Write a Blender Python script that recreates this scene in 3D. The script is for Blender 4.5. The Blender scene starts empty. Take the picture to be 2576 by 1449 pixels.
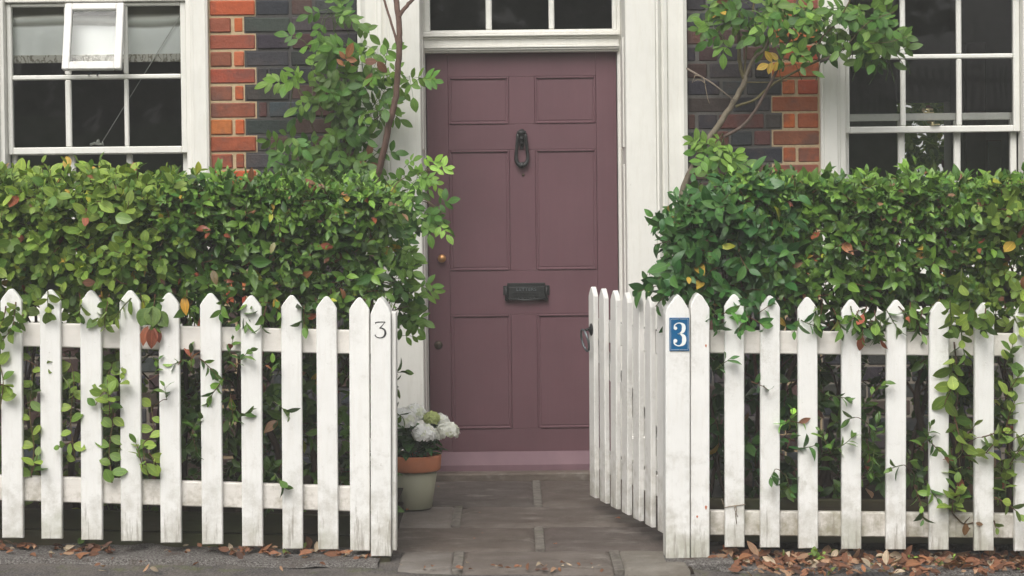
import bpy, math, random
import numpy as np
from mathutils import Vector, Matrix, noise
random.seed(7); rng = np.random.default_rng(11)
S = bpy.context.scene
COL = S.collection
PI = math.pi
# ------------------------------------------------------------ camera
FPX = 4420.0                       # focal length in units of a 2576 px wide picture
PITCH = math.atan(83.0/FPX); ROLL = -0.004; SHIFT = -140.5/2576.0
EYE = Vector((0, 0, 1.34))
cd = bpy.data.cameras.new("camera"); cam = bpy.data.objects.new("camera", cd); COL.objects.link(cam)
cd.sensor_width = 36.0; cd.lens = FPX/2576.0*36.0; cd.shift_y = SHIFT; cd.clip_end = 2000
CR = (Matrix.Rotation(PI/2-PITCH, 3, 'X') @ Matrix.Rotation(ROLL, 3, 'Z'))
cam.matrix_world = Matrix.Translation(EYE) @ CR.to_4x4()
S.camera = cam
# ------------------------------------------------------------ sky, sun, exposure
w = bpy.data.worlds.new("World"); S.world = w; w.use_nodes = True
nt = w.node_tree; nt.nodes.clear()
sky = nt.nodes.new('ShaderNodeTexSky'); sky.sky_type = 'NISHITA'; sky.sun_disc = False
SUN_EL, SUN_AZ = math.radians(50), math.radians(198)
sky.sun_elevation = SUN_EL; sky.sun_rotation = SUN_AZ; sky.dust_density = 5.0; sky.air_density = 1.0
hs = nt.nodes.new('ShaderNodeHueSaturation'); hs.inputs['Saturation'].default_value = 0.22
bg = nt.nodes.new('ShaderNodeBackground'); bg.inputs[1].default_value = 0.15
wo = nt.nodes.new('ShaderNodeOutputWorld')
nt.links.new(sky.outputs[0], hs.inputs['Color']); nt.links.new(hs.outputs[0], bg.inputs[0]); nt.links.new(bg.outputs[0], wo.inputs[0])
sl = bpy.data.lights.new("sun", 'SUN'); sun = bpy.data.objects.new("sun", sl); COL.objects.link(sun)
sl.energy = 1.0; sl.angle = math.radians(35); sl.color = (1.0, .97, .92)
sdir = Vector((math.sin(SUN_AZ)*math.cos(SUN_EL), math.cos(SUN_AZ)*math.cos(SUN_EL), math.sin(SUN_EL)))
sun.rotation_euler = sdir.to_track_quat('Z', 'Y').to_euler(); sun.location = (0, -5, 12)
S.view_settings.view_transform = 'Standard'; S.view_settings.look = 'None'
S.view_settings.gamma = 1.0; S.view_settings.exposure = 0.62
LIFT_HAZE = 0.0068  # density of the volume added to lift the blacks

def P(u, v, Y):
    d = CR @ Vector(((u-1288.0)/FPX, (724.5+SHIFT*2576.0-v)/FPX, -1.0))
    return EYE + d*(Y/d.y)
YW = 8.30; YD = 8.55; YF = 6.58; TILT = -0.007
HM = Matrix.Translation((0, YW, 0)) @ Matrix.Rotation(TILT, 4, 'Y')
HI = HM.inverted()
def F(u, v, Y=YW):                # picture point on the plane Y, in the frame of the (slightly leaning) house
    return HI @ P(u, v, Y)

# ------------------------------------------------------------ materials
class N:
    def __init__(s, name):
        s.m = bpy.data.materials.new(name); s.m.use_nodes = True; s.t = s.m.node_tree
        s.b = s.t.nodes['Principled BSDF']; s.out = s.t.nodes['Material Output']
        s.pos = None
    def n(s, k, **kw):
        x = s.t.nodes.new(k)
        for a, b in kw.items(): setattr(x, a, b)
        return x
    def l(s, a, b): s.t.links.new(a, b)
    def coord(s, scale=(1, 1, 1), kind='Object'):
        c = s.n('ShaderNodeNewGeometry'); mp = s.n('ShaderNodeMapping'); mp.inputs['Scale'].default_value = scale
        s.l(c.outputs['Position'], mp.inputs[0]); return mp.outputs[0]
    def noise(s, scale, detail=4, rough=.55, vec=None, stretch=(1, 1, 1)):
        x = s.n('ShaderNodeTexNoise'); x.inputs['Scale'].default_value = scale
        x.inputs['Detail'].default_value = detail; x.inputs['Roughness'].default_value = rough
        s.l(vec if vec is not None else s.coord(stretch), x.inputs['Vector']); return x.outputs['Fac']
    def ramp(s, f, a, b, ca=(0, 0, 0, 1), cb=(1, 1, 1, 1)):
        x = s.n('ShaderNodeValToRGB'); e = x.color_ramp.elements
        e[0].position = a; e[1].position = b; e[0].color = ca; e[1].color = cb
        s.l(f, x.inputs[0]); return x.outputs[0]
    def mix(s, f, a, b, mode='MIX'):
        x = s.n('ShaderNodeMix'); x.data_type = 'RGBA'; x.blend_type = mode
        for sock, val in ((x.inputs[0], f), (x.inputs[6], a), (x.inputs[7], b)):
            if hasattr(val, 'links'): s.l(val, sock)
            elif isinstance(val, (int, float)): sock.default_value = val
            else: sock.default_value = (*val[:3], 1)
        return x.outputs[2]
    def math(s, op, a, b=0.0, clamp=False):
        x = s.n('ShaderNodeMath', operation=op); x.use_clamp = clamp
        for i, val in enumerate((a, b)):
            if hasattr(val, 'links'): s.l(val, x.inputs[i])
            else: x.inputs[i].default_value = val
        return x.outputs[0]
    def bump(s, h, strength=.3, dist=.01, prev=None):
        x = s.n('ShaderNodeBump'); x.inputs['Strength'].default_value = strength; x.inputs['Distance'].default_value = dist
        s.l(h, x.inputs['Height'])
        if prev is not None: s.l(prev, x.inputs['Normal'])
        return x.outputs[0]
    def attr(s, name='Col'):
        x = s.n('ShaderNodeAttribute'); x.attribute_name = name; return x
    def fin(s, col, rough=.6, normal=None, spec=.5, metal=0):
        for sock, val in ((s.b.inputs['Base Color'], col), (s.b.inputs['Roughness'], rough)):
            if hasattr(val, 'links'): s.l(val, sock)
            elif isinstance(val, (int, float)): sock.default_value = val
            else: sock.default_value = (*val[:3], 1)
        s.b.inputs['Specular IOR Level'].default_value = spec; s.b.inputs['Metallic'].default_value = metal
        if normal is not None: s.l(normal, s.b.inputs['Normal'])
        return s.m

def plain(name, col, rough=.6, var=.15, scale=12, bump=.15, metal=0, spec=.5, bscale=60):
    k = N(name); f = k.noise(scale)
    c = k.mix(k.ramp(f, .3, .7), tuple(x*(1-var) for x in col), tuple(min(1, x*(1+var)) for x in col))
    return k.fin(c, rough, k.bump(k.noise(bscale), bump, .003), spec, metal)

def white_paint(name, base, dirt=.5, wear=True, algae=True, stretch=(1, 1, .12)):
    k = N(name)
    c = k.mix(k.ramp(k.noise(7, 4), .35, .7), base, tuple(x*.93 for x in base))
    grain = k.noise(70, 3, .6, stretch=stretch)
    c = k.mix(k.ramp(grain, .36, .5, (.5, .5, .5, 1), (0, 0, 0, 1)), c, tuple(x*y for x, y in zip(base, (.9, .89, .87))))
    g = k.n('ShaderNodeNewGeometry'); sx = k.n('ShaderNodeSeparateXYZ'); k.l(g.outputs['Position'], sx.inputs[0])
    if algae:                       # splash dirt and green algae near the pavement
        lo = k.n('ShaderNodeMapRange'); lo.inputs[1].default_value = .45; lo.inputs[2].default_value = .0
        lo.inputs[3].default_value = 0; lo.inputs[4].default_value = .30; k.l(sx.outputs['Z'], lo.inputs[0])
        f = k.math('ADD', k.noise(14, 6, .72), lo.outputs[0])
        f2 = k.ramp(f, .60, .86)
        c = k.mix(k.math('MULTIPLY', f2, dirt), c, (.33, .30, .23))
        fg = k.ramp(k.math('ADD', k.noise(5, 5, .6), lo.outputs[0]), .72, .95)
        c = k.mix(k.math('MULTIPLY', fg, .35), c, (.22, .24, .12))
    if algae:
        st = k.noise(60, 5, .75, stretch=(1, 1, .07)); f3 = k.math('ADD', st, lo.outputs[0])
        c = k.mix(k.math('MULTIPLY', k.ramp(f3, .78, .88), .65), c, (.24, .21, .17))
        f4 = k.math('MULTIPLY', k.ramp(k.noise(3.5, 6, .7, stretch=(1, 1, .5)), .52, .68), k.ramp(k.noise(70, 5, .8), .42, .6))
        c = k.mix(k.math('MULTIPLY', f4, .5), c, (.46, .44, .38))
    sp = k.ramp(k.noise(55, 6, .7), .66, .70)
    c = k.mix(k.math('MULTIPLY', sp, .45), c, (.42, .39, .34))
    if wear:
        fl = k.ramp(k.noise(20, 8, .78, stretch=(1.4, 1.4, .4)), .695, .715)
        c = k.mix(k.math('MULTIPLY', fl, .8), c, (.22, .17, .12))
    nrm = k.bump(k.noise(9, 5, .6), .15, .01); nrm = k.bump(grain, .25, .002, nrm)
    return k.fin(c, .55, nrm, .35)

M = {}
M['fence'] = white_paint('white fence paint', (.80, .79, .76))
M['gatepaint'] = white_paint('weathered gate paint', (.74, .725, .69), .6)
M['railpaint'] = white_paint('dirty rail paint', (.72, .685, .635), 1.0, stretch=(.12, 1, 1))
M['trim'] = white_paint('house trim paint', (.75, .735, .68), .3, wear=False, algae=False)
M['sash'] = white_paint('window sash paint', (.74, .73, .68), .3, wear=False, algae=False, stretch=(1, 1, 1))
k = N('plum door paint')
c = k.mix(k.ramp(k.noise(3.5, 6, .65), .3, .7), (.112, .052, .062), (.132, .061, .073))
c = k.mix(k.ramp(k.noise(60, 4, .6, stretch=(1, 1, .05)), .3, .62, (.3, .3, .3, 1), (0, 0, 0, 1)), c, (.100, .048, .057))
c = k.mix(k.ramp(k.noise(45, 5, .7), .74, .77), c, (.27, .19, .19))
M['door'] = k.fin(c, k.ramp(k.noise(6), .2, .8, (.42, .42, .42, 1), (.58, .58, .58, 1)), k.bump(k.noise(50, 4, .6, stretch=(1, 1, .06)), .3, .0015), .4)
k = N('faded mauve weatherboard')
c = k.mix(k.ramp(k.noise(6, 5, .6, stretch=(1, 1, .4)), .3, .75), (.140, .076, .092), (.190, .108, .125))
M['mauve'] = k.fin(c, .6, k.bump(k.noise(60, 4, .6, stretch=(.1, 1, 1)), .25, .002), .3)
k = N('house brick'); a = k.attr('Col')
f = k.noise(38, 6, .7); g2 = k.noise(9, 5, .6)
c = k.mix(k.ramp(f, .3, .75), k.mix(.5, a.outputs['Color'], (.5, .45, .42), 'MULTIPLY'), a.outputs['Color'])
c = k.mix(k.math('MULTIPLY', k.ramp(g2, .52, .66), .5), c, (.075, .055, .05))
c = k.mix(k.math('MULTIPLY', k.ramp(k.noise(14, 6, .7), .55, .7), .3), c, k.mix(1, c, (1.7, 1.6, 1.5), 'MULTIPLY'))
c = k.mix(k.math('MULTIPLY', k.ramp(k.noise(30, 6, .8), .66, .72), .5), c, (.34, .31, .28))
nr = k.bump(k.noise(22, 6, .75), .9, .009); nr = k.bump(k.noise(110, 4, .7), .5, .002, nr)
M['brick'] = k.fin(c, .82, nr, .3)
k = N('lime mortar'); a = k.attr('Col')
c = k.mix(k.ramp(k.noise(50, 6, .7), .3, .7), a.outputs['Color'], k.mix(.6, a.outputs['Color'], (.55, .5, .45), 'MULTIPLY'))
M['mortar'] = k.fin(c, .9, k.bump(k.noise(80, 6, .7), .7, .005), .2)
k = N('stone flags'); a = k.attr('Col')
c = k.mix(k.ramp(k.noise(9, 7, .65, stretch=(.8, 1.1, 1)), .32, .68), k.mix(1, a.outputs['Color'], (.62, .58, .54), 'MULTIPLY'), a.outputs['Color'])
c = k.mix(k.math('MULTIPLY', k.ramp(k.noise(5.2, 8, .72, stretch=(.75, 1.7, 1)), .55, .66), .5), c, (.30, .275, .24))
c = k.mix(k.math('MULTIPLY', k.ramp(k.noise(60, 6, .75), .60, .68), .6), c, (.045, .036, .032))
nr = k.bump(k.noise(11, 8, .75, stretch=(.7, 1.5, 1)), .9, .02); nr = k.bump(k.noise(120, 4, .7), .35, .003, nr)
M['flag'] = k.fin(c, k.ramp(k.noise(5, 4), .3, .7, (.45, .45, .45, 1), (.75, .75, .75, 1)), nr, .4)
k = N('flag joints')
c = k.mix(k.ramp(k.noise(30, 6, .7), .35, .65), (.09, .078, .066), (.20, .18, .155))
c = k.mix(k.math('MULTIPLY', k.ramp(k.noise(8, 5, .6), .55, .66), .5), c, (.07, .08, .03))
M['joint'] = k.fin(c, .9, k.bump(k.noise(90, 5, .7), .8, .006), .2)
k = N('pavement asphalt')
c = k.mix(k.ramp(k.noise(140, 4, .8), .42, .70), (.026, .022, .021), (.17, .155, .145))
c = k.mix(k.ramp(k.noise(6, 6, .65), .42, .66), c, k.mix(.5, c, (.17, .145, .12)))
c = k.mix(k.math('MULTIPLY', k.ramp(k.noise(9, 6, .7), .55, .66), .7), c, (.075, .085, .025))
vo = k.n('ShaderNodeTexVoronoi'); vo.inputs['Scale'].default_value = 95; k.l(k.coord(), vo.inputs['Vector'])
nr = k.bump(vo.outputs['Distance'], .7, .006); nr = k.bump(k.noise(12, 5, .6), .6, .03, nr)
M['asphalt'] = k.fin(c, .85, nr, .35)
k = N('gritty verge')
c = k.mix(k.ramp(k.noise(120, 5, .85), .42, .64), (.06, .05, .045), (.36, .34, .315))
c = k.mix(k.ramp(k.noise(5, 6, .65), .55, .68), c, (.10, .075, .06))
M['grit'] = k.fin(c, .95, k.bump(k.noise(150, 5, .8), 1.0, .012), .2)
k = N('garden soil')
c = k.mix(k.ramp(k.noise(25, 7, .7), .3, .7), (.02, .014, .010), (.07, .05, .035))
M['soil'] = k.fin(c, .95, k.bump(k.noise(40, 6, .7), 1, .03), .2)
M['grass'] = plain('lawn', (.06, .11, .03), .9, .4, 4, .8, bscale=200)
k = N('mossy timber')
c = k.mix(k.ramp(k.noise(10, 6, .65, stretch=(.2, 1, 1.4)), .3, .7), (.030, .024, .014), (.075, .062, .035))
c = k.mix(k.math('MULTIPLY', k.ramp(k.noise(5, 5, .6), .42, .7), .6), c, (.055, .075, .022))
M['timber'] = k.fin(c, .85, k.bump(k.noise(40, 5, .6, stretch=(.15, 1, 1)), .5, .006), .3)
M['iron'] = plain('black ironwork', (.018, .019, .019), .42, .3, 40, .3, metal=.25, spec=.5)
M['ironworn'] = plain('galvanised ring', (.16, .18, .19), .45, .4, 40, .3, metal=.8)
M['brass'] = plain('worn brass', (.50, .27, .12), .36, .25, 30, .25, metal=.9)
M['brassy'] = plain('bright brass', (.80, .68, .38), .3, .1, 30, .1, metal=.9)
M['darkbrass'] = plain('dark brass lock', (.07, .05, .035), .45, .3, 60, .3, metal=.6)
M['terra'] = plain('terracotta', (.48, .165, .075), .8, .16, 9, .25)
M['potgreen'] = plain('sage pot paint', (.285, .275, .195), .6, .07, 6, .12)
M['card'] = plain('damp cardboard', (.32, .20, .12), .85, .15, 12, .2)
M['cardred'] = plain('red print', (.42, .05, .04), .8, .1)
M['twine'] = plain('garden twine', (.24, .19, .13), .9, .3, 90, .5)
M['cord'] = plain('pale cord', (.52, .52, .48), .8, .1, 50, .2)
M['blue'] = plain('blue enamel', (.0, .095, .235), .3, .12, 18, .05, spec=.6)
M['enamelwhite'] = plain('white enamel', (.80, .82, .80), .15, .06, 18, .05, spec=.6)
M['ink'] = plain('black number paint', (.02, .018, .022), .6, .2, 30, .2)
M['room'] = plain('unlit room plaster', (.16, .15, .13), .9, .1)
M['brownwood'] = plain('brown joinery', (.085, .05, .035), .6, .2, 8, .2)
M['roof'] = plain('roof slate', (.09, .09, .10), .7, .25, 6, .4)
M['red'] = plain('red wax', (.45, .03, .05), .4, .1)
M['black'] = plain('black rubber', (.02, .02, .022), .6, .2)
k = N('window glass')
gl = k.n('ShaderNodeBsdfGlossy'); gl.inputs['Roughness'].default_value = .015
tr = k.n('ShaderNodeBsdfTransparent'); tr.inputs[0].default_value = (.98, .99, .985, 1)
fr = k.n('ShaderNodeFresnel'); fr.inputs[0].default_value = 1.46; mx = k.n('ShaderNodeMixShader')
bp = k.bump(k.noise(2.2, 2, .4), .02, .05); k.l(bp, gl.inputs['Normal'])
k.l(fr.outputs[0], mx.inputs[0]); k.l(tr.outputs[0], mx.inputs[1]); k.l(gl.outputs[0], mx.inputs[2]); k.l(mx.outputs[0], k.out.inputs[0])
M['glass'] = k.m
k = N('blind cloth'); a = k.attr('Col')
c = k.mix(k.ramp(k.noise(5, 4), .3, .7), a.outputs['Color'], k.mix(.4, a.outputs['Color'], (.8, .82, .8), 'MULTIPLY'))
bs = k.b; k.fin(c, .85, k.bump(k.noise(220, 2, .5), .15, .001), .2)
M['cloth'] = k.m
k = N('blind hem print')
v = k.noise(34, 3, .5, stretch=(1, 1, .6)); wv = k.math('ABSOLUTE', k.math('SUBTRACT', v, .5))
M['hem'] = k.fin(k.mix(k.ramp(wv, .015, .05), (.26, .24, .19), (.58, .56, .50)), .85, None, .2)

def leaf_mat(name, rough=.42, transl=.22, spec=.5, tcol=(1.5, 1.6, .7)):
    k = N(name); a = k.attr('Col'); uv = k.attr('luv'); sx = k.n('ShaderNodeSeparateXYZ'); k.l(uv.outputs['Vector'], sx.inputs[0])
    d = k.math('ABSOLUTE', sx.outputs['X'])
    rb = k.ramp(d, .03, .11, (1, 1, 1, 1), (0, 0, 0, 1))
    c = k.mix(k.math('MULTIPLY', rb, .45), a.outputs['Color'], k.mix(1, a.outputs['Color'], (2.1, 1.75, 1.9), 'MULTIPLY'))
    c = k.mix(k.math('MULTIPLY', k.ramp(d, .78, 1.0), .35), c, k.mix(1, a.outputs['Color'], (2.0, 1.6, 1.6), 'MULTIPLY'))
    f = k.noise(60, 4, .6)
    c = k.mix(k.ramp(f, .3, .72), k.mix(1, c, (.80, .84, .82), 'MULTIPLY'), c)
    # side veins
    ph = k.math('SUBTRACT', k.math('MULTIPLY', sx.outputs['Y'], 52), k.math('MULTIPLY', d, 14))
    vv = k.math('SINE', ph)
    g = k.n('ShaderNodeNewGeometry')
    c = k.mix(k.math('MULTIPLY', g.outputs['Backfacing'], .55), c, k.mix(1, c, (1.5, 1.35, 1.7), 'MULTIPLY'))
    nr = k.bump(vv, .18, .0015); nr = k.bump(rb, .4, .001, nr)
    k.fin(c, rough, nr, spec)
    tl = k.n('ShaderNodeBsdfTranslucent'); k.l(k.mix(1, c, tcol, 'MULTIPLY'), tl.inputs[0])
    mx = k.n('ShaderNodeMixShader'); mx.inputs[0].default_value = transl
    k.l(k.b.outputs[0], mx.inputs[1]); k.l(tl.outputs[0], mx.inputs[2]); k.l(mx.outputs[0], k.out.inputs[0])
    return k.m
M['leaf'] = leaf_mat('soft green leaf', .42, .16, .28)
M['glossleaf'] = leaf_mat('glossy evergreen leaf', .30, .07, .36)
M['deadleaf'] = leaf_mat('dry fallen leaf', .75, .12, .25)
k = N('petal'); a = k.attr('Col'); k.fin(a.outputs['Color'], .6, None, .25); tl = k.n('ShaderNodeBsdfTranslucent'); k.l(a.outputs['Color'], tl.inputs[0]); mx = k.n('ShaderNodeMixShader'); mx.inputs[0].default_value = .22
k.l(k.b.outputs[0], mx.inputs[1]); k.l(tl.outputs[0], mx.inputs[2]); k.l(mx.outputs[0], k.out.inputs[0]); M['petal'] = k.m
k = N('bark'); a = k.attr('Col')
c = k.mix(k.ramp(k.noise(60, 6, .7, stretch=(1, 1, .35)), .3, .7), k.mix(1, a.outputs['Color'], (.45, .42, .4), 'MULTIPLY'), a.outputs['Color'])
M['bark'] = k.fin(c, .8, k.bump(k.noise(90, 5, .7, stretch=(1, 1, .3)), .7, .004), .25)

# ------------------------------------------------------------ mesh helpers
_ci = [(sx, sy, sz) for sx in (-1, 1) for sy in (-1, 1) for sz in (-1, 1)]
def _cid(c, a): return _ci.index(c)*3+a
CH_F = []
def _mk():
    hs_ = np.array([1., 1., 1.]); c = .2
    V = []
    for s in _ci:
        for a in range(3): V.append([s[i]*(1 if i == a else 1-c) for i in range(3)])
    V = np.array(V)
    fs = []
    for a in range(3):
        b, d = [i for i in range(3) if i != a]
        for s in (-1, 1):
            q = []
            for sb, sd in ((-1, -1), (1, -1), (1, 1), (-1, 1)):
                cc = [0, 0, 0]; cc[a] = s; cc[b] = sb; cc[d] = sd; q.append(_cid(tuple(cc), a))
            fs.append(q)
    for a in range(3):
        for b in range(a+1, 3):
            d = 3-a-b
            for sa in (-1, 1):
                for sb in (-1, 1):
                    c1 = [0]*3; c1[a] = sa; c1[b] = sb; c1[d] = -1; c2 = list(c1); c2[d] = 1
                    c1 = tuple(c1); c2 = tuple(c2)
                    fs.append([_cid(c1, a), _cid(c2, a), _cid(c2, b), _cid(c1, b)])
    for s in _ci: fs.append([_cid(s, 0), _cid(s, 1), _cid(s, 2)])
    out = []
    for f in fs:
        p = V[f]; n = np.cross(p[1]-p[0], p[2]-p[0])
        out.append(f if np.dot(n, p.mean(0)) > 0 else f[::-1])
    return out
CH_F = _mk()

class MB:
    def __init__(s): s.v = []; s.f = []; s.c = []; s.mi = []; s.sm = []; s.cc = (.5, .5, .5); s.m = 0
    def add(s, vs, fs, col=None, smooth=False, mi=None):
        o = len(s.v); s.v += [tuple(p) for p in vs]; s.c += [col or s.cc]*len(vs)
        for f in fs: s.f.append(tuple(i+o for i in f)); s.mi.append(s.m if mi is None else mi); s.sm.append(smooth)
    def box(s, x0, x1, y0, y1, z0, z1, ch=.002, col=None, mi=None):
        h = [abs(x1-x0)/2, abs(y1-y0)/2, abs(z1-z0)/2]; ce = [(x0+x1)/2, (y0+y1)/2, (z0+z1)/2]
        ch = min(ch, min(h)*.45)
        vs = [[ce[i]+c[i]*(h[i] if i == a else h[i]-ch) for i in range(3)] for c in _ci for a in range(3)]
        s.add(vs, CH_F, col, False, mi)
    def prism(s, poly, y0, y1, ch=.002, col=None, axis='y', mi=None):
        # poly in (a,b) extruded along the third axis; front (y0) edge chamfered
        n = len(poly); cx = sum(p[0] for p in poly)/n; cz = sum(p[1] for p in poly)/n
        def inset(d):
            out = []
            for i in range(n):
                p0, p1, p2 = Vector(poly[i-1]), Vector(poly[i]), Vector(poly[(i+1) % n])
                a = (p1-p0).normalized(); b = (p2-p1).normalized()
                na = Vector((-a.y, a.x)); nb = Vector((-b.y, b.x)); m = (na+nb)
                m = m/max(.3, m.length_squared)*2
                out.append(p1+m*d*s_)
            return out
        area = sum(poly[i][0]*poly[(i+1) % n][1]-poly[(i+1) % n][0]*poly[i][1] for i in range(n))
        s_ = 1 if area > 0 else -1
        def m3(p, y):
            return {'y': (p[0], y, p[1]), 'z': (p[0], p[1], y), 'x': (y, p[0], p[1])}[axis]
        ins = inset(ch); rings = [[m3(p, y0) for p in ins], [m3(p, y0+(ch if y1 > y0 else -ch)) for p in poly], [m3(p, y1) for p in poly]]
        vs = rings[0]+rings[1]+rings[2]
        fs = [tuple(range(n)), tuple(range(3*n-1, 2*n-1, -1))]
        for r in range(2):
            for i in range(n):
                j = (i+1) % n; fs.append((r*n+i, (r+1)*n+i, (r+1)*n+j, r*n+j))
        s.add(vs, fs, col, False, mi)
    def tube(s, pts, rad, sides=6, col=None, mi=None, cap=True):
        pts = [Vector(p) for p in pts]; n = len(pts)
        if not hasattr(rad, '__len__'): rad = [rad]*n
        up = Vector((0.1, .3, 1)).normalized(); vs = []; prev = None
        for i, p in enumerate(pts):
            t = (pts[min(i+1, n-1)]-pts[max(i-1, 0)]).normalized()
            if prev is None:
                a = t.cross(up);  a = a.normalized() if a.length > .05 else t.cross(Vector((1, 0, 0))).normalized()
            else: a = (prev-t*prev.dot(t)).normalized()
            prev = a; b = t.cross(a)
            for k_ in range(sides):
                th = 2*PI*k_/sides; vs.append(p+(a*math.cos(th)+b*math.sin(th))*rad[i])
        fs = []
        for i in range(n-1):
            for k_ in range(sides):
                j = (k_+1) % sides; fs.append((i*sides+k_, i*sides+j, (i+1)*sides+j, (i+1)*sides+k_))
        if cap: fs += [tuple(range(sides))[::-1], tuple(range((n-1)*sides, n*sides))]
        s.add(vs, fs, col, True, mi)
    def lathe(s, prof, c, seg=32, axis='z', col=None):
        vs = []; fs = []
        for r, h in prof:
            for i in range(seg):
                a = 2*PI*i/seg
                if axis == 'z': vs.append((c[0]+r*math.cos(a), c[1]+r*math.sin(a), c[2]+h))
                else: vs.append((c[0]+r*math.cos(a), c[1]-h, c[2]+r*math.sin(a)))
        for k_ in range(len(prof)-1):
            for i in range(seg):
                j = (i+1) % seg; fs.append((k_*seg+i, k_*seg+j, (k_+1)*seg+j, (k_+1)*seg+i))
        s.add(vs, fs, col, True)
    def quad(s, a, b, c, d, col=None, mi=None): s.add([a, b, c, d], [(0, 1, 2, 3)], col, False, mi)
    def build(s, name, mats, parent=None, fixn=True):
        me = bpy.data.meshes.new(name); me.from_pydata(s.v, [], s.f)
        if not isinstance(mats, (list, tuple)): mats = [mats]
        for m in mats: me.materials.append(m)
        me.polygons.foreach_set('material_index', s.mi); me.polygons.foreach_set('use_smooth', s.sm)
        ca = me.color_attributes.new('Col', 'FLOAT_COLOR', 'POINT')
        ca.data.foreach_set('color', np.hstack([np.array(s.c, dtype=np.float32).reshape(-1, 3), np.ones((len(s.v), 1), np.float32)]).ravel())
        me.update()
        if fixn:
            import bmesh
            bm = bmesh.new(); bm.from_mesh(me); bmesh.ops.recalc_face_normals(bm, faces=bm.faces); bm.to_mesh(me); bm.free()
        o = bpy.data.objects.new(name, me); COL.objects.link(o)
        if parent: o.parent = parent
        return o

def tag(o, label=None, cat=None, group=None, kind=None):
    if label: o['label'] = label
    if cat: o['category'] = cat
    if group: o['group'] = group
    if kind: o['kind'] = kind
    return o
def empty(name, loc=(0, 0, 0), label=None, cat=None, group=None):
    o = bpy.data.objects.new(name, None); COL.objects.link(o); o.location = loc; o.empty_display_size = .1
    return tag(o, label, cat, group)
def text_mesh(txt, size, depth, name, mat, parent=None):
    cu = bpy.data.curves.new(name, 'FONT'); cu.body = txt; cu.size = size; cu.extrude = depth; cu.align_x = 'CENTER'; cu.align_y = 'CENTER'
    t = bpy.data.objects.new(name+'_tmp', cu); COL.objects.link(t)
    bpy.context.view_layer.update()
    me = bpy.data.meshes.new_from_object(t.evaluated_get(bpy.context.evaluated_depsgraph_get()))
    bpy.data.objects.remove(t); bpy.data.curves.remove(cu)
    me.materials.clear(); me.materials.append(mat); me.name = name
    o = bpy.data.objects.new(name, me); COL.objects.link(o)
    if parent: o.parent = parent
    return o
def ribbon(pts, wid, y0, y1, mb, n=4):
    # a brush stroke: smooth line through 2-D points with changing width, given thickness
    P2 = [Vector(p) for p in pts]; out = []; W = []
    for i in range(len(P2)-1):
        p0, p1, p2, p3 = P2[max(i-1, 0)], P2[i], P2[i+1], P2[min(i+2, len(P2)-1)]
        for j in range(n):
            t = j/n
            out.append(.5*((2*p1)+(-p0+p2)*t+(2*p0-5*p1+4*p2-p3)*t*t+(-p0+3*p1-3*p2+p3)*t**3)); W.append(wid[i]*(1-t)+wid[i+1]*t)
    out.append(P2[-1]); W.append(wid[-1]); vs = []; m = len(out)
    for i, p in enumerate(out):
        t = (out[min(i+1, m-1)]-out[max(i-1, 0)]).normalized(); nn = Vector((-t.y, t.x))*W[i]/2
        for q, y in ((p+nn, y0), (p-nn, y0), (p-nn, y1), (p+nn, y1)): vs.append((q.x, y, q.y))
    fs = [(0, 1, 2, 3), tuple(4*(m-1)+i for i in (3, 2, 1, 0))]
    for i in range(m-1):
        for a in range(4):
            b = (a+1) % 4; fs.append((i*4+a, i*4+4+a, i*4+4+b, i*4+b))
    mb.add(vs, fs)

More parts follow.
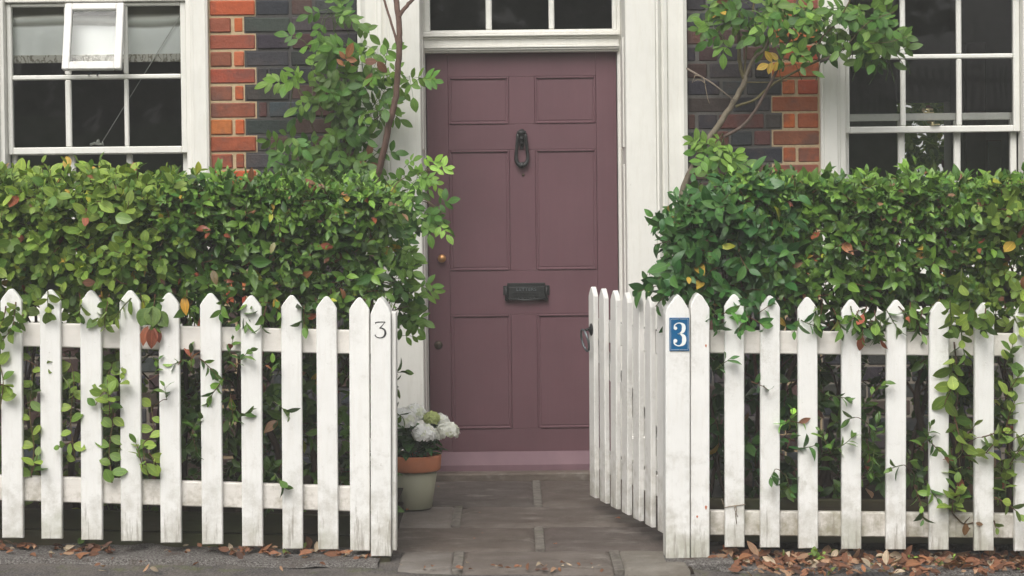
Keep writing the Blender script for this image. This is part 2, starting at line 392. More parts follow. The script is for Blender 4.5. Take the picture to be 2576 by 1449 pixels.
# ------------------------------------------------------------ leaves (numpy batches)
class Leaves:
    def __init__(s): s.V = []; s.C = []; s.U = []; s.Q = []; s.n = 0
    def add(s, pos, d, nrm, L, W, col, fold=.25, curl=.25, a=1.0, b=.8, K=6, twist=0):
        pos = np.asarray(pos, float); d = np.asarray(d, float); nrm = np.asarray(nrm, float); n = len(pos)
        if n == 0: return
        L = np.broadcast_to(L, n); W = np.broadcast_to(W, n); fold = np.broadcast_to(fold, n); curl = np.broadcast_to(curl, n)
        d = d/np.linalg.norm(d, axis=1, keepdims=True)
        nrm = nrm-d*np.sum(nrm*d, 1, keepdims=True); nrm = nrm/np.maximum(1e-6, np.linalg.norm(nrm, axis=1, keepdims=True))
        x = np.cross(d, nrm)
        t = np.linspace(0, 1, K+1); wp = np.sin(PI*t**a)**b; wp[0] = .06; wp[-1] = .02
        vs = []; uv = []
        for i, tt in enumerate(t):
            for sgn in (-1, 0, 1):
                X = sgn*wp[i]*W/2; Y = tt*L*(1-.15*curl*tt)
                Z = abs(sgn)*wp[i]*W/2*fold - curl*L*tt*tt*.6 + rng.normal(0, .012, n)*L*abs(sgn)
                vs.append(pos+x*X[:, None]+d*Y[:, None]+nrm*Z[:, None]); uv.append((sgn, tt, 0))
        V = np.stack(vs, 1).reshape(-1, 3); nv = 3*(K+1)
        q = []
        for i in range(K):
            for j in (0, 1): q.append((i*3+j, i*3+j+1, i*3+3+j+1, i*3+3+j))
        q = np.array(q); Q = (np.arange(n)[:, None, None]*nv+q[None]).reshape(-1, 4)+s.n
        s.V.append(V); s.Q.append(Q); s.U.append(np.tile(np.array(uv, float), (n, 1)))
        s.C.append(np.repeat(np.asarray(col, float), nv, axis=0)); s.n += len(V)
    def build(s, name, mat, parent=None):
        V = np.vstack(s.V).astype(np.float32); Q = np.vstack(s.Q).astype(np.int32); C = np.vstack(s.C); U = np.vstack(s.U).astype(np.float32)
        me = bpy.data.meshes.new(name); me.vertices.add(len(V)); me.vertices.foreach_set('co', V.ravel())
        me.loops.add(Q.size); me.loops.foreach_set('vertex_index', Q.ravel()); me.polygons.add(len(Q))
        me.polygons.foreach_set('loop_start', np.arange(0, Q.size, 4, dtype=np.int32))
        me.polygons.foreach_set('use_smooth', np.ones(len(Q), bool)); me.update(calc_edges=True)
        ca = me.color_attributes.new('Col', 'FLOAT_COLOR', 'POINT')
        ca.data.foreach_set('color', np.hstack([C, np.ones((len(C), 1))]).astype(np.float32).ravel())
        ua = me.attributes.new('luv', 'FLOAT_VECTOR', 'POINT'); ua.data.foreach_set('vector', U.ravel())
        me.materials.append(mat); me.validate()
        o = bpy.data.objects.new(name, me); COL.objects.link(o)
        if parent: o.parent = parent
        return o

PAL = {
 'gris': dict(a=(.070, .145, .024), b=(.24, .33, .055), brown=.012, yel=.015, L=(.040, .068), W=.60, n=(7, 10), ang=(45, 80), fold=.18, curl=.2, pa=1.0, pb=.72, step=.016),
 'laurel': dict(a=(.030, .085, .014), b=(.135, .24, .035), brown=.028, yel=.008, L=(.042, .078), W=.44, n=(6, 9), ang=(35, 75), fold=.3, curl=.3, pa=.9, pb=.95, step=.014),
 'camellia': dict(a=(.022, .085, .020), b=(.075, .18, .035), brown=.004, yel=.01, L=(.055, .085), W=.46, n=(5, 8), ang=(45, 85), fold=.22, curl=.45, pa=.88, pb=.85, step=.018),
 'rose': dict(a=(.045, .125, .020), b=(.145, .25, .038), brown=.008, yel=.008, L=(.042, .070), W=.50, n=(5, 7), ang=(50, 80), fold=.2, curl=.2, pa=.92, pb=.8, step=.02),
}
def leaf_cols(p, n, bright=1.0, brown=None):
    p = PAL[p]; t = rng.random((n, 1))**1.1; c = np.array(p['a'])*(1-t)+np.array(p['b'])*t
    c = c*rng.uniform(.8, 1.2, (n, 1))*bright
    r = rng.random(n); bl = p['brown'] if brown is None else brown
    bc = np.array([[.30, .13, .06], [.22, .10, .06], [.42, .24, .14], [.35, .10, .05]])[rng.integers(0, 4, n)]
    c = np.where((r < bl)[:, None], bc*rng.uniform(.6, 1.1, (n, 1)), c)
    yc = np.array([[.40, .42, .05], [.45, .30, .05]])[rng.integers(0, 2, n)]
    return np.where(((r > bl) & (r < bl+p['yel']))[:, None], yc, c)

class Shrub:
    def __init__(s, kind): s.kind = kind; s.lv = Leaves(); s.st = MB()
    def shoot(s, base, d, length=None, n=None, bright=1.0, size=1.0, droop=0, stem=True, brown=None, scol=None):
        p = PAL[s.kind]; n = n or int(rng.integers(p['n'][0], p['n'][1]+1))
        d = Vector(d).normalized(); length = length or n*p['step']*float(rng.uniform(.8, 1.3))
        pts = [Vector(base)]; dd = d.copy(); steps = 5
        for i in range(steps):
            dd = (dd+Vector(rng.normal(0, .10, 3))+Vector((0, 0, -droop))).normalized(); pts.append(pts[-1]+dd*length/steps)
        if stem:
            sc = scol or ((.10, .13, .04) if rng.random() < .5 else (.14, .07, .04))
            s.st.tube(pts, list(np.linspace(.0026, .0012, steps+1)*size), 4, col=sc, cap=False)
        pos = []; dirs = []; nr = []; t0 = rng.uniform(0, 6.28)
        for i in range(n):
            t = (i+.6)/n; f = t*steps; k0 = min(int(f), steps-1); q = pts[k0].lerp(pts[k0+1], f-k0); tv = (pts[k0+1]-pts[k0]).normalized()
            a = tv.orthogonal().normalized(); b = tv.cross(a); th = t0+i*2.4
            rad = a*math.cos(th)+b*math.sin(th); an = math.radians(rng.uniform(*p['ang']))*(1-.55*t**2)
            dv = tv*math.cos(an)+rad*math.sin(an); nv = tv*math.sin(an)-rad*math.cos(an)+Vector((0, -.35, .55))
            nv = nv+Vector(rng.normal(0, .25, 3)); dv = dv+Vector(rng.normal(0, .15, 3))+Vector((0, 0, -.12))
            pos.append(q); dirs.append(dv); nr.append(nv)
        L = rng.uniform(*p['L'], n)*size; L[-1] *= .7
        s.lv.add(pos, dirs, nr, L, L*p['W']*rng.uniform(.85, 1.15, n), leaf_cols(s.kind, n, bright, brown), p['fold']*rng.uniform(.3, 1.7, n), p['curl']*rng.uniform(-.2, 2, n), p['pa'], p['pb'])
        return pts[-1]
    def vine(s, pts, n, size=1.0, bright=1.0):
        Q = [P(*p) for p in pts]; s.branch(Q, .0024, .0015, (.16, .12, .05), 4); m = len(Q)-1; p = PAL[s.kind]; pos = []; dr_ = []; nr = []
        for i in range(n):
            f = (i+.3*rng.random())/n*m; k_ = min(int(f), m-1); q = Q[k_].lerp(Q[k_+1], f-k_); sg = 1 if i % 2 else -1
            pos.append(q); dr_.append(Vector((sg*rng.uniform(.5, 1), -.25+rng.normal(0, .2), rng.normal(.15, .5)))); nr.append(Vector((rng.normal(0, .3), -1, rng.uniform(0, 1))))
        L = rng.uniform(*p['L'], n)*size; s.lv.add(pos, dr_, nr, L, L*p['W']*rng.uniform(.9, 1.2, n), leaf_cols(s.kind, n, bright), .2, .25*rng.uniform(-.5, 2, n), p['pa'], p['pb'])
    def compound(s, base, d, n=5, size=1.0, bright=1.0, stemlen=None):      # a rose leaf: paired leaflets and one at the tip
        p = PAL[s.kind]; d = Vector(d).normalized(); side = d.cross(Vector((rng.normal(0, .3), -1, rng.normal(0.2, .3)))).normalized(); up = side.cross(d)
        ln = (stemlen or .085)*size; q0 = Vector(base); pts = [q0+d*ln*t+Vector((0, 0, -.02*t*t)) for t in (0, .35, .7, 1)]
        s.st.tube(pts, [.0014, .0011, .001, .0008], 3, col=(.12, .2, .06), cap=False)
        pos = []; dirs = []; nr = []
        for k_ in range((n-1)//2):
            q = q0+d*ln*(.4+.38*k_)+Vector((0, 0, -.01))
            for sg in (-1, 1): pos.append(q); dirs.append(side*sg*.85+d*.5+Vector(rng.normal(0, .12, 3))+Vector((0, 0, -.2))); nr.append(up*1.0+Vector(rng.normal(0, .3, 3))+Vector((0, -.4, .5)))
        pos.append(pts[-1]); dirs.append(d+Vector((0, 0, -.3))); nr.append(up+Vector((0, -.4, .4))); m = len(pos)
        if (up.dot(Vector((0, -1, .5)))) < 0: nr = [(-v if i < 0 else v) for i, v in enumerate(nr)]
        L = rng.uniform(*p['L'], m)*size; L[-1] *= 1.15
        s.lv.add(pos, dirs, nr, L, L*p['W']*rng.uniform(.9, 1.1, m), leaf_cols(s.kind, 1, bright).repeat(m, 0)*rng.uniform(.85, 1.15, (m, 1)), .2*rng.uniform(.3, 1.5, m), .25*rng.uniform(-.3, 2, m), p['pa'], p['pb'])
    def branch(s, pts, r0, r1, col=(.12, .085, .06), sides=7):
        pts = [Vector(p) for p in pts]; out = []
        for i in range(len(pts)-1):
            p0, p1, p2, p3 = pts[max(i-1, 0)], pts[i], pts[i+1], pts[min(i+2, len(pts)-1)]
            for j in range(5):
                t = j/5; out.append(.5*((2*p1)+(-p0+p2)*t+(2*p0-5*p1+4*p2-p3)*t*t+(-p0+3*p1-3*p2+p3)*t**3)+Vector(rng.normal(0, min(r0*.12, .0015), 3)))
        out.append(pts[-1]); s.st.tube(out, list(np.linspace(r0, r1, len(out))), sides, col=col)
    def hedge(s, x0, x1, zt0, zt1, zb, y0=6.62, y1=7.22, n=400, bright=1.0, hole=.0, seed=0, x0b=None, size=1.0):
        for i in range(n):
            r = rng.random(); u = rng.random(); x = x0+(x1-x0)*u; zt = zt0+(zt1-zt0)*u+.03*noise.noise(Vector((x*5, seed, 0)))
            if r < .52:
                z = zb+(zt-zb)*rng.random()**.85; y = y0+.05*noise.noise(Vector((x*4, z*4, seed)))+rng.normal(0, .02)+.05
                d = Vector((rng.normal(0, .6), -1, rng.normal(.25, .6)))
                lowf = 1-(z-zb)/(zt-zb)
            elif r < .74:
                z = zt-.05+rng.normal(0, .012); y = rng.uniform(y0+.03, y1); d = Vector((rng.normal(0, .5), -.35+rng.normal(0, .4), 1.0)); lowf = 0
            else:
                z = rng.uniform(zb, zt-.06); y = rng.uniform(y0+.12, y1); d = Vector(rng.normal(0, 1, 3))+Vector((0, -.3, .2)); lowf = 1-(z-zb)/(zt-zb)
            if hole and lowf > .35 and noise.noise(Vector((x*6.5, z*6.5, 3+seed)))*.9+(lowf-.35)*.35 > hole: continue
            if lowf < .3: d.z += .35
            y += rng.uniform(-.01, .05)
            sz = size*(rng.uniform(.5, .8) if rng.random() < .42 else rng.uniform(.85, 1.2))
            s.shoot((x, y, z), d, bright=bright*rng.uniform(.75, 1.2)*(1+.25*max(0, .35-lowf)), droop=.05 if lowf > .5 else 0, stem=rng.random() < .7, size=sz)  # leaves near the top coloured brighter, standing in for light on them
            if rng.random() < .16:
                q = Vector((x, y-.03, z)); e = q+d.normalized()*rng.uniform(.05, .10); s.st.tube([q, q.lerp(e, .5)+Vector(rng.normal(0, .006, 3)), e], [.0024, .0018, .0012], 4, col=(.24, .12, .06), cap=False)
    def trunks(s, xs, zg, zt, y=6.95, r=.014, spread=1):
        for x in xs:
            xx = x+rng.normal(0, .03); pts = [(xx, y, zg)]
            for k_ in range(1, 5): pts.append((xx+rng.normal(0, .035), y+rng.normal(0, .04), zg+(zt-zg)*k_/4))
            s.branch(pts, r*rng.uniform(.7, 1.3), r*.4, (.075, .05, .036))
            for k_ in range(6):
                q = Vector(pts[2+k_ % 3]); e = q+Vector((rng.normal(0, .16*spread), rng.normal(-.05, .12*spread), rng.uniform(.1, .3))); m = q.lerp(e, .5)+Vector((0, 0, .03))
                s.branch([q, m, e], r*.4, r*.15, (.09, .06, .04), 5)
    def build(s, root, mat, leafname='foliage'):
        s.lv.build(leafname, mat, root)
        s.st.build('branches', M['bark'], root, fixn=False)

# ============================================================ GROUND
def gz(x): return -.012-.017*x
mb = MB(); nx, ny = 90, 30
xs = list(np.linspace(-3.2, 3.2, nx)); ys = list(np.linspace(5.2, 6.72, ny))
vs = []; 
for y in ys:
    for x in xs:
        edge = min(1, max(0, (y-6.42)/.12))
        vs.append((x, y, gz(x)-.012+.010*noise.noise(Vector((x*3, y*3, 0)))+.004*noise.noise(Vector((x*14, y*14, 5)))))
fs = [(j*nx+i, j*nx+i+1, (j+1)*nx+i+1, (j+1)*nx+i) for j in range(ny-1) for i in range(nx-1)]
mb.add(vs, fs, smooth=True)
tag(mb.build('pavement', M['asphalt'], fixn=False), kind='structure')
mb = MB()      # one big ground sheet, reaching the horizon, with a lower road
def G(x0, x1, y0, y1, z): mb.quad((x0, y0, z), (x1, y0, z), (x1, y1, z), (x0, y1, z))
G(-900, 900, -900, 900, -.16)
tag(mb.build('ground', M['grass'], fixn=False), kind='structure')
mb = MB(); mb.quad((-60, -3.2, -.14), (60, -3.2, -.14), (60, 3.3, -.14), (-60, 3.3, -.14))
tag(mb.build('road', M['asphalt'], fixn=False), kind='structure')
mb = MB()
for i in range(-20, 20): mb.box(i*.92, i*.92+.91, 3.3, 3.42, -.16, -.02, .008)
tag(mb.build('kerb', M['flag']), kind='structure')
mb = MB()
mb.box(-18, 18, 3.425, 5.25, -.2, -.045, .002); mb.box(-18, -3.15, 5.25, 6.7, -.2, .02, .002); mb.box(3.15, 18, 5.25, 6.7, -.2, -.07, .002)
tag(mb.build('pavement_edge', M['asphalt']), kind='structure')
# gritty strip under the fence
for nm, xa, xb in (('verge', -3.0, -.50), ('verge', .76, 3.0)):
    mb = MB(); nx, ny = 120, 12; vs = []
    for j in range(ny):
        for i in range(nx):
            x = xa+(xb-xa)*i/(nx-1); y = 6.43+.40*j/(ny-1)+(.05*noise.noise(Vector((x*4, 1, 0))) if j < 2 else 0)
            vs.append((x, y, gz(x)+(.004 if j else -.014)+.012*noise.noise(Vector((x*9, y*9, 2)))))
    fs = [(j*nx+i, j*nx+i+1, (j+1)*nx+i+1, (j+1)*nx+i) for j in range(ny-1) for i in range(nx-1)]
    mb.add(vs, fs, smooth=True); tag(mb.build(nm, M['grit'], fixn=False), kind='structure')
# garden soil both sides of the path
for xa, xb in ((-4.5, -.47), (.80, 4.5)):
    mb = MB(); nx, ny = 50, 24; vs = []
    for j in range(ny):
        for i in range(nx):
            x = xa+(xb-xa)*i/(nx-1); y = 6.80+1.5*j/(ny-1); vs.append((x, y, .10+.03*noise.noise(Vector((x*3, y*3, 7)))))
    fs = [(j*nx+i, j*nx+i+1, (j+1)*nx+i+1, (j+1)*nx+i) for j in range(ny-1) for i in range(nx-1)]
    mb.add(vs, fs, smooth=True); mb.box(xa, xb, 6.80, 8.28, -.15, .04, .004)
    tag(mb.build('soil', M['soil'], fixn=False), kind='structure')
# stone path
mb = MB(); mb.m = 2; mb.box(-.43, .66, 6.385, 6.8, -.10, -.020, .004); mb.box(-.56, .86, 6.80, 8.3, -.10, -.0205, .004)
def ground_y(v): 
    lo, hi = 5.5, 10.0
    for _ in range(40):
        m = (lo+hi)/2
        if P(1300, v, m).z > 0: hi = m      # farther along this ray the point sinks under the path
        else: lo = m
        if P(1300, v, m).z > 0: lo, hi = m, hi if hi > m else 10.0
    return lo
def gy(v):      # distance at which the ray through row v meets z=0
    d = (P(1300, v, 10)-EYE); t = -EYE.z/d.z; return EYE.y+d.y*t
rows = [(1431, 1379, [1153, 1551]), (1378, 1319, [1357]), (1318, 1268, [1150]), (1267, 1204, [1351])]
tones = [(.20, .175, .155), (.135, .112, .095), (.105, .088, .077), (.125, .102, .085), (.115, .094, .082)]
mb.m = 0; kk = 0
for (va, vb, js) in rows:
    ya, yb = gy(va), gy(vb); xe = [P(988 if va != 1431 else 985, va, ya).x if va > 1400 else -.58]+[P(j, (va+vb)/2, (ya+yb)/2).x for j in js]+[(.66 if va == 1431 else .88)]
    for i in range(len(xe)-1):
        g = .017; col = tones[(kk) % 5]; kk += 1
        if va == 1431: col = ((.20, .18, .16), (.165, .14, .12), (.21, .19, .16))[i]
        x0, x1 = xe[i]+g, xe[i+1]-g; y0, y1 = ya+.013, yb-.013; nn = 26; mm = 14; vs = []
        for b in range(mm+1):
            for a in range(nn+1):
                fx, fy = a/nn, b/mm; x = x0+(x1-x0)*fx; y = y0+(y1-y0)*fy
                e = min(fx*(x1-x0), (1-fx)*(x1-x0), fy*(y1-y0), (1-fy)*(y1-y0))
                z = .003*noise.noise(Vector((x*6, y*9, kk)))+.0015*noise.noise(Vector((x*22, y*30, kk)))-(.011 if e < 1e-5 else 0)-.002*kk % .003
                if e < 1e-5: x += .006*noise.noise(Vector((x*20, y*20, 1))); y += .005*noise.noise(Vector((x*20, y*20, 9)))
                vs.append((x, y, z-.004*(4-rows.index((va, vb, js)))*.3))
        fs = [(b*(nn+1)+a, b*(nn+1)+a+1, (b+1)*(nn+1)+a+1, (b+1)*(nn+1)+a) for b in range(mm) for a in range(nn)]
        if i: mb.box(x0-.036, x0+.002, y0+.002, y1-.002, -.03, -.0055, .003, mi=1)
        # front skirt
        o = len(vs); vs += [(vs[a][0], vs[a][1]-.003, -.06) for a in range(nn+1)]; fs += [(a, o+a, o+a+1, a+1) for a in range(nn)]
        mb.add(vs, fs, col, True)
tag(mb.build('stone_path', [M['flag'], M['joint'], M['soil']]), kind='structure')

# ============================================================ HOUSE
house = empty('brick_house', (0, YW, 0), 'old cottage of red and blue black brick with a plum front door', 'house')
house.rotation_euler = (0, TILT, 0)
ly = lambda Y: Y-YW
# window and door outlines in house coordinates
LWx0, LWx1 = F(-38, 200).x, F(526, 200).x
RWx0, RWx1 = F(2062, 200).x, F(2626, 200).x
DSx0, DSx1 = F(905, 400).x, F(1728, 400).x
SILL = F(280, 812).z; LWtop = F(250, -22).z; RWtop = F(2350, -75).z
WT = 3.5; XL, XR = -4.4, 4.6
DTOP = 2.95
# --- bricks
cz0 = F(580, 82.7+42.8*16).z; pitch = (F(580, 82.7).z-F(580, 382).z)/7
jt = .0125; BL, BH_ = .2150, .105
LOW = [(.06, .045, .04), (.09, .06, .05), (.05, .048, .05), (.075, .05, .04)]
RED0 = [(.50, .115, .035), (.54, .14, .045), (.44, .095, .035), (.50, .16, .06), (.36, .085, .04), (.27, .08, .05)]
DRK = [(.062, .066, .074), (.050, .055, .062), (.045, .044, .048), (.035, .034, .038), (.058, .054, .056), (.06, .035, .032), (.042, .047, .054), (.085, .045, .038), (.033, .035, .04)]
TAN = (.52, .40, .25); GRY = (.075, .072, .070)
mb = MB()
def brick(x0, x1, z0, z1, cols, mcol, warm=False):
    h = jt/2
    if x1-x0 < .012: return
    c = cols[int(rng.integers(len(cols)))]; c = tuple(q*rng.uniform(.85, 1.12) for q in c)
    dy = rng.uniform(-.004, .002); a, b = rng.normal(0, .0018, 2)
    mb.box(x0+h+a, x1-h+b, -.001+dy, .08, z0+h*rng.uniform(.7, 1.15), z1-h*rng.uniform(.7, 1.15), .005, c, 0)
    mb.quad((x0, .004, z0), (x1, .004, z0), (x1, .004, z1), (x0, .004, z1), mcol, 1)
def fill_dark(x0, x1, z0, z1, par, cols, mcol):
    x = x0+(-.05 if par else 0)
    while x < x1-.003:
        L = BL if rng.random() < .28 else BH_*rng.uniform(.95, 1.1)
        a = max(x, x0); b = min(x+L, x1)
        if x1-b < .03: b = x1
        brick(a, b, z0, z1, cols, mcol); x = b
def course_fill(x0, x1, z0, z1, par, cols, mcol, start_header=True):
    x = x0; h = bool(par)
    while x < x1-.003:
        L = (BH_ if h else BL); L = min(L+0.0, x1-x)
        if x1-(x+L) < .03: L = x1-x
        mc = mcol
        brick(x, x+L, z0, z1, cols, mc); x += L; h = not h
LZ = [cz0+pitch*i for i in range(-14, 34)]
mixc = DRK+[(.12, .055, .042)]
for ci in range(len(LZ)-1):
    z0, z1 = LZ[ci], LZ[ci+1]
    if z1 < -.08: continue
    if z0 > WT: break
    par = ci % 2
    RED = RED0 if z0 > .80 else LOW
    # left pier: red quoin by the window, dark beyond
    e = LWx1
    if par: xs_ = [e, e+.223]
    else: xs_ = [e, e+.1135, e+.168]
    for i in range(len(xs_)-1): brick(xs_[i], xs_[i+1], z0, z1, RED, TAN)
    fill_dark(xs_[-1], DSx0, z0, z1, par, DRK, GRY)
    # right pier: dark, then a red quoin by the other window
    e = RWx0
    if par: xq = [e-.228, e]
    else: xq = [e-.178, e-.1105, e]
    fill_dark(DSx1, xq[0], z0, z1, 1-par, mixc, (.12, .115, .108))
    for i in range(len(xq)-1): brick(xq[i], xq[i+1], z0, z1, RED, TAN)
    course_fill(XL, LWx0, z0, z1, par, RED+DRK, GRY); course_fill(RWx1, XR, z0, z1, par, RED+DRK, GRY)
    if z1 < SILL+.02:
        course_fill(LWx0, LWx1, z0, min(z1, SILL), par, RED+DRK, (.25, .22, .18)); course_fill(RWx0, RWx1, z0, min(z1, SILL), par, DRK+RED, (.25, .22, .18))
    if z0 > LWtop: course_fill(LWx0, LWx1, z0, z1, par, RED, TAN)
    if z0 > RWtop: course_fill(RWx0, RWx1, z0, z1, par, RED, TAN)
    if z0 > DTOP: course_fill(DSx0, DSx1, z0, z1, par, DRK, GRY)
mb.build('wall', [M['brick'], M['mortar']], house, fixn=False)
# backing masonry, side walls, back wall with an opening, floor, ceilings
mb = MB()
bk = .11; D = 3.9
def lump(x0, x1, z0, z1, y0=.06, y1=.30): mb.box(x0, x1, y0, y1, z0, z1, .001)
for x0, x1 in ((XL, LWx0), (LWx1, DSx0+.02), (DSx1-.02, RWx0), (RWx1, XR)): lump(x0+.002, x1-.002, -.15, WT)
lump(LWx0, LWx1, -.15, SILL-.02); lump(RWx0, RWx1, -.15, SILL-.02); lump(LWx0, LWx1, LWtop+.01, WT); lump(RWx0, RWx1, RWtop+.01, WT)
mb.box(XL, XL+.2, .305, D-.002, -.15, WT, .001); mb.box(XR-.2, XR, .305, D-.002, -.15, WT, .001)
bx0, bx1 = F(2256, 300, YW+D).x, F(2392, 300, YW+D).x; bz1 = F(2330, 255, YW+D).z; bz0 = .7
mb.box(XL, bx0, D, D+.2, -.15, WT, .001); mb.box(bx1, XR, D, D+.2, -.15, WT, .001)
mb.box(bx0+.001, bx1-.001, D, D+.2, -.15, bz0, .001); mb.box(bx0+.001, bx1-.001, D, D+.2, bz1, WT, .001)
mb.box(XL, XR, .06, D+.2, WT+.001, WT+.12, .001); mb.box(XL+.21, XR-.21, .305, D-.003, .05, .12, .001)
for x in (DSx0+.03, DSx1-.12): mb.box(x, x+.09, .32, D-.01, .125, WT-.01, .001)
mb.build('interior_wall', M['room'], house)
mb = MB(); ov = .25
y0, y1, ym = -ov, D+.2+ov, (D+.2)/2; zt = WT+.125
for ya, yb in ((y0, ym), (y1, ym)):
    vs = [(XL-.2, ya, zt), (XR+.2, ya, zt), (XR+.2, yb, zt+1.6), (XL-.2, yb, zt+1.6)]; vs += [(a, b, c+.06) for a, b, c in vs]
    mb.add(vs, [(0, 1, 2, 3), (7, 6, 5, 4), (0, 4, 5, 1), (1, 5, 6, 2), (2, 6, 7, 3), (3, 7, 4, 0)])
mb.build('roof', M['roof'], house)

# --- sash windows
def sash(mb, gx, gzs, out, y0, y1, mw_ch=.004):
    """gx: glass column [x0,x1] list, gzs: glass rows [z0,z1] list, out: (x0,x1,z0,z1) outside of the sash"""
    X0, X1, Z0, Z1 = out
    mb.box(X0, gx[0][0], y0, y1, Z0, Z1, mw_ch); mb.box(gx[-1][1], X1, y0, y1, Z0, Z1, mw_ch)
    mb.box(gx[0][0], gx[-1][1], y0+.0008, y1, Z0, gzs[0][0], mw_ch); mb.box(gx[0][0], gx[-1][1], y0+.0008, y1, gzs[-1][1], Z1, mw_ch)
    for i in range(len(gzs)-1): mb.box(gx[0][0], gx[-1][1], y0+.004, y1-.004, gzs[i][1], gzs[i+1][0], .006)
    for r in gzs:
        for i in range(len(gx)-1): mb.box(gx[i][1], gx[i+1][0], y0+.006, y1-.006, r[0], r[1], .006)
def fx(us, v=250, Y=YW+.07): return [F(u, v, Y).x for u in us]
def fz(vs_, u, Y=YW+.07): return [F(u, v, Y).z for v in vs_]
def cols(us, **k_):
    x = fx(us, **k_); return [(x[i], x[i+1]) for i in range(0, len(x), 2)]
def panes(mb, cs, rs, y, skip=()):
    for i, c in enumerate(cs):
        for j, r in enumerate(rs):
            if (i, j) in skip: continue
            t = rng.normal(0, .0012, 2); e = .004
            mb.quad((c[0]-e, y-t[0]+t[1], r[0]-e), (c[1]+e, y+t[0]+t[1], r[0]-e), (c[1]+e, y+t[0]-t[1], r[1]+e), (c[0]-e, y-t[0]-t[1], r[1]+e))
def surround(mb, x0, x1, gi0, gi1, z0, z1):      # moulded box frame round a sash window
    for s_, a, b in ((1, x0, gi0), (-1, x1, gi1)):
        wd = abs(b-a)
        prof = [(0, .10), (0, -.022), (.10, -.028), (.13, -.022), (.62, -.020), (.66, -.006), (.74, -.002), (.78, .012), (.97, .016), (1.0, .03), (1.0, .10)]
        poly = [(a+s_*wd*p, q) for p, q in prof]; mb.prism(poly, z0, z1, .001, axis='z')
# left window
w1 = empty('window'); w1.parent = house
lc = cols([33, 165, 180, 313, 324, 457]); up_out = (fx([21])[0], fx([472])[0], fz([387], 250)[0], fz([8], 250)[0])
lr = fz([369.5, 200, 188, 16], 250); lrow = [(lr[0], lr[1]), (lr[2], lr[3])]
mb = MB(); surround(mb, LWx0, LWx1, up_out[0]-.002, up_out[1]+.002, SILL+.001, LWtop)
mb.box(up_out[0]-.002, up_out[1]+.002, .035, .10, up_out[3]+.003, LWtop-.001, .004)
mb.build('frame', M['trim'], w1)
mb = MB(); sash(mb, lc, lrow, up_out, .055, .092); mb.build('upper_sash', M['sash'], w1)
lo_out = (up_out[0]+.002, up_out[1]-.002, SILL+.03, up_out[2]+.028); lcl = [(a+.004, b-.004) for a, b in lc]
mid = (lo_out[2]+.07+lo_out[3]-.03)/2; lrl = [(lo_out[2]+.07, mid-.012), (mid+.012, lo_out[3]-.03)]
mb = MB(); sash(mb, lcl, lrl, lo_out, .100, .137); mb.build('lower_sash', M['sash'], w1)
mb = MB(); mb.box(LWx0-.03, LWx1+.03, -.07, .14, SILL-.055, SILL+.028, .008); mb.build('sill', M['trim'], w1)
mb = MB(); panes(mb, lc, lrow, .074, skip=((1, 1),)); panes(mb, lcl, lrl, .119); mb.build('glazing', M['glass'], w1, fixn=False)
# ventilator: a small top-hung casement pushed open
vx0, vx1 = F(166, 10, YW+.05).x, F(314, 10, YW+.05).x; vzt, vzb = F(240, 10, YW+.05).z, F(240, 183, YW-.01).z
ang = math.asin(.085/(vzt-vzb)); mb = MB(); hgt = vzt-vzb; b1 = .035; b2 = .033
mb.box(vx0, vx0+b1, -.016, .016, -hgt, 0, .004); mb.box(vx1-b1, vx1, -.016, .016, -hgt, 0, .004)
mb.box(vx0+b1, vx1-b1, -.0155, .0155, -b2, 0, .004); mb.box(vx0+b1, vx1-b1, -.0155, .0155, -hgt, -hgt+b2+.006, .004)
vs = mb.build('vent_sash', M['fence'], w1); vs.location = (0, .045, vzt); vs.rotation_euler = (-ang, 0, 0)
mb = MB(); mb.quad((vx0+b1-.003, 0, -hgt+b2), (vx1-b1+.003, 0, -hgt+b2), (vx1-b1+.003, 0, -b2+.003), (vx0+b1-.003, 0, -b2+.003))
vp = mb.build('vent_pane', M['glass'], w1, fixn=False); vp.location = (0, .045, vzt); vp.rotation_euler = (-ang, 0, 0)
mb = MB(); mb.tube([(vx0+.10, .06, vzb-.004), (vx0+.13, -.02, vzb-.002)], .004, 6); mb.tube([((vx0+vx1)/2, .06, vzb-.006), ((vx0+vx1)/2+.03, -.025, vzb-.003)], .004, 6)
mb.build('stay', M['ironworn'], w1)
# right window
w2 = empty('window'); w2.parent = house
rc = cols([2136, 2265, 2278, 2406, 2419, 2548]); ro = (fx([2124])[0], fx([2564])[0], fz([333.5], 2350)[0], fz([-48], 2350)[0])
rr = fz([317, 148.5, 136.5, -32], 2350); rrow = [(rr[0], rr[1]), (rr[2], rr[3])]
mb = MB(); surround(mb, RWx0, RWx1, ro[0]-.002, ro[1]+.002, SILL+.001, RWtop); mb.box(ro[0]-.002, ro[1]+.002, -.018, .10, ro[3]+.003, RWtop-.001, .004)
mb.build('frame', M['trim'], w2)
mb = MB(); sash(mb, rc, rrow, ro, .055, .092); mb.build('upper_sash', M['sash'], w2)
lt = F(2350, 285, YW+.12); lb = F(2350, 303, YW+.12)
lo2 = (ro[0]+.004, ro[1]-.004, SILL+.16, lt.z); rcl = [(a+.004, b-.004) for a, b in rc]; mid = (lo2[2]+.07+lb.z)/2
rrl = [(lo2[2]+.07, mid-.012), (mid+.012, lb.z)]
mb = MB(); sash(mb, rcl, rrl, lo2, .100, .137); mb.build('lower_sash', M['sash'], w2)
mb = MB(); mb.box(RWx0-.03, RWx1+.03, -.07, .14, SILL-.055, SILL+.028, .008); mb.build('sill', M['trim'], w2)
mb = MB(); panes(mb, rc, rrow, .074); panes(mb, rcl, rrl, .119); mb.build('glazing', M['glass'], w2, fixn=False)
q = F(2335, 285, YW+.12); mb = MB()
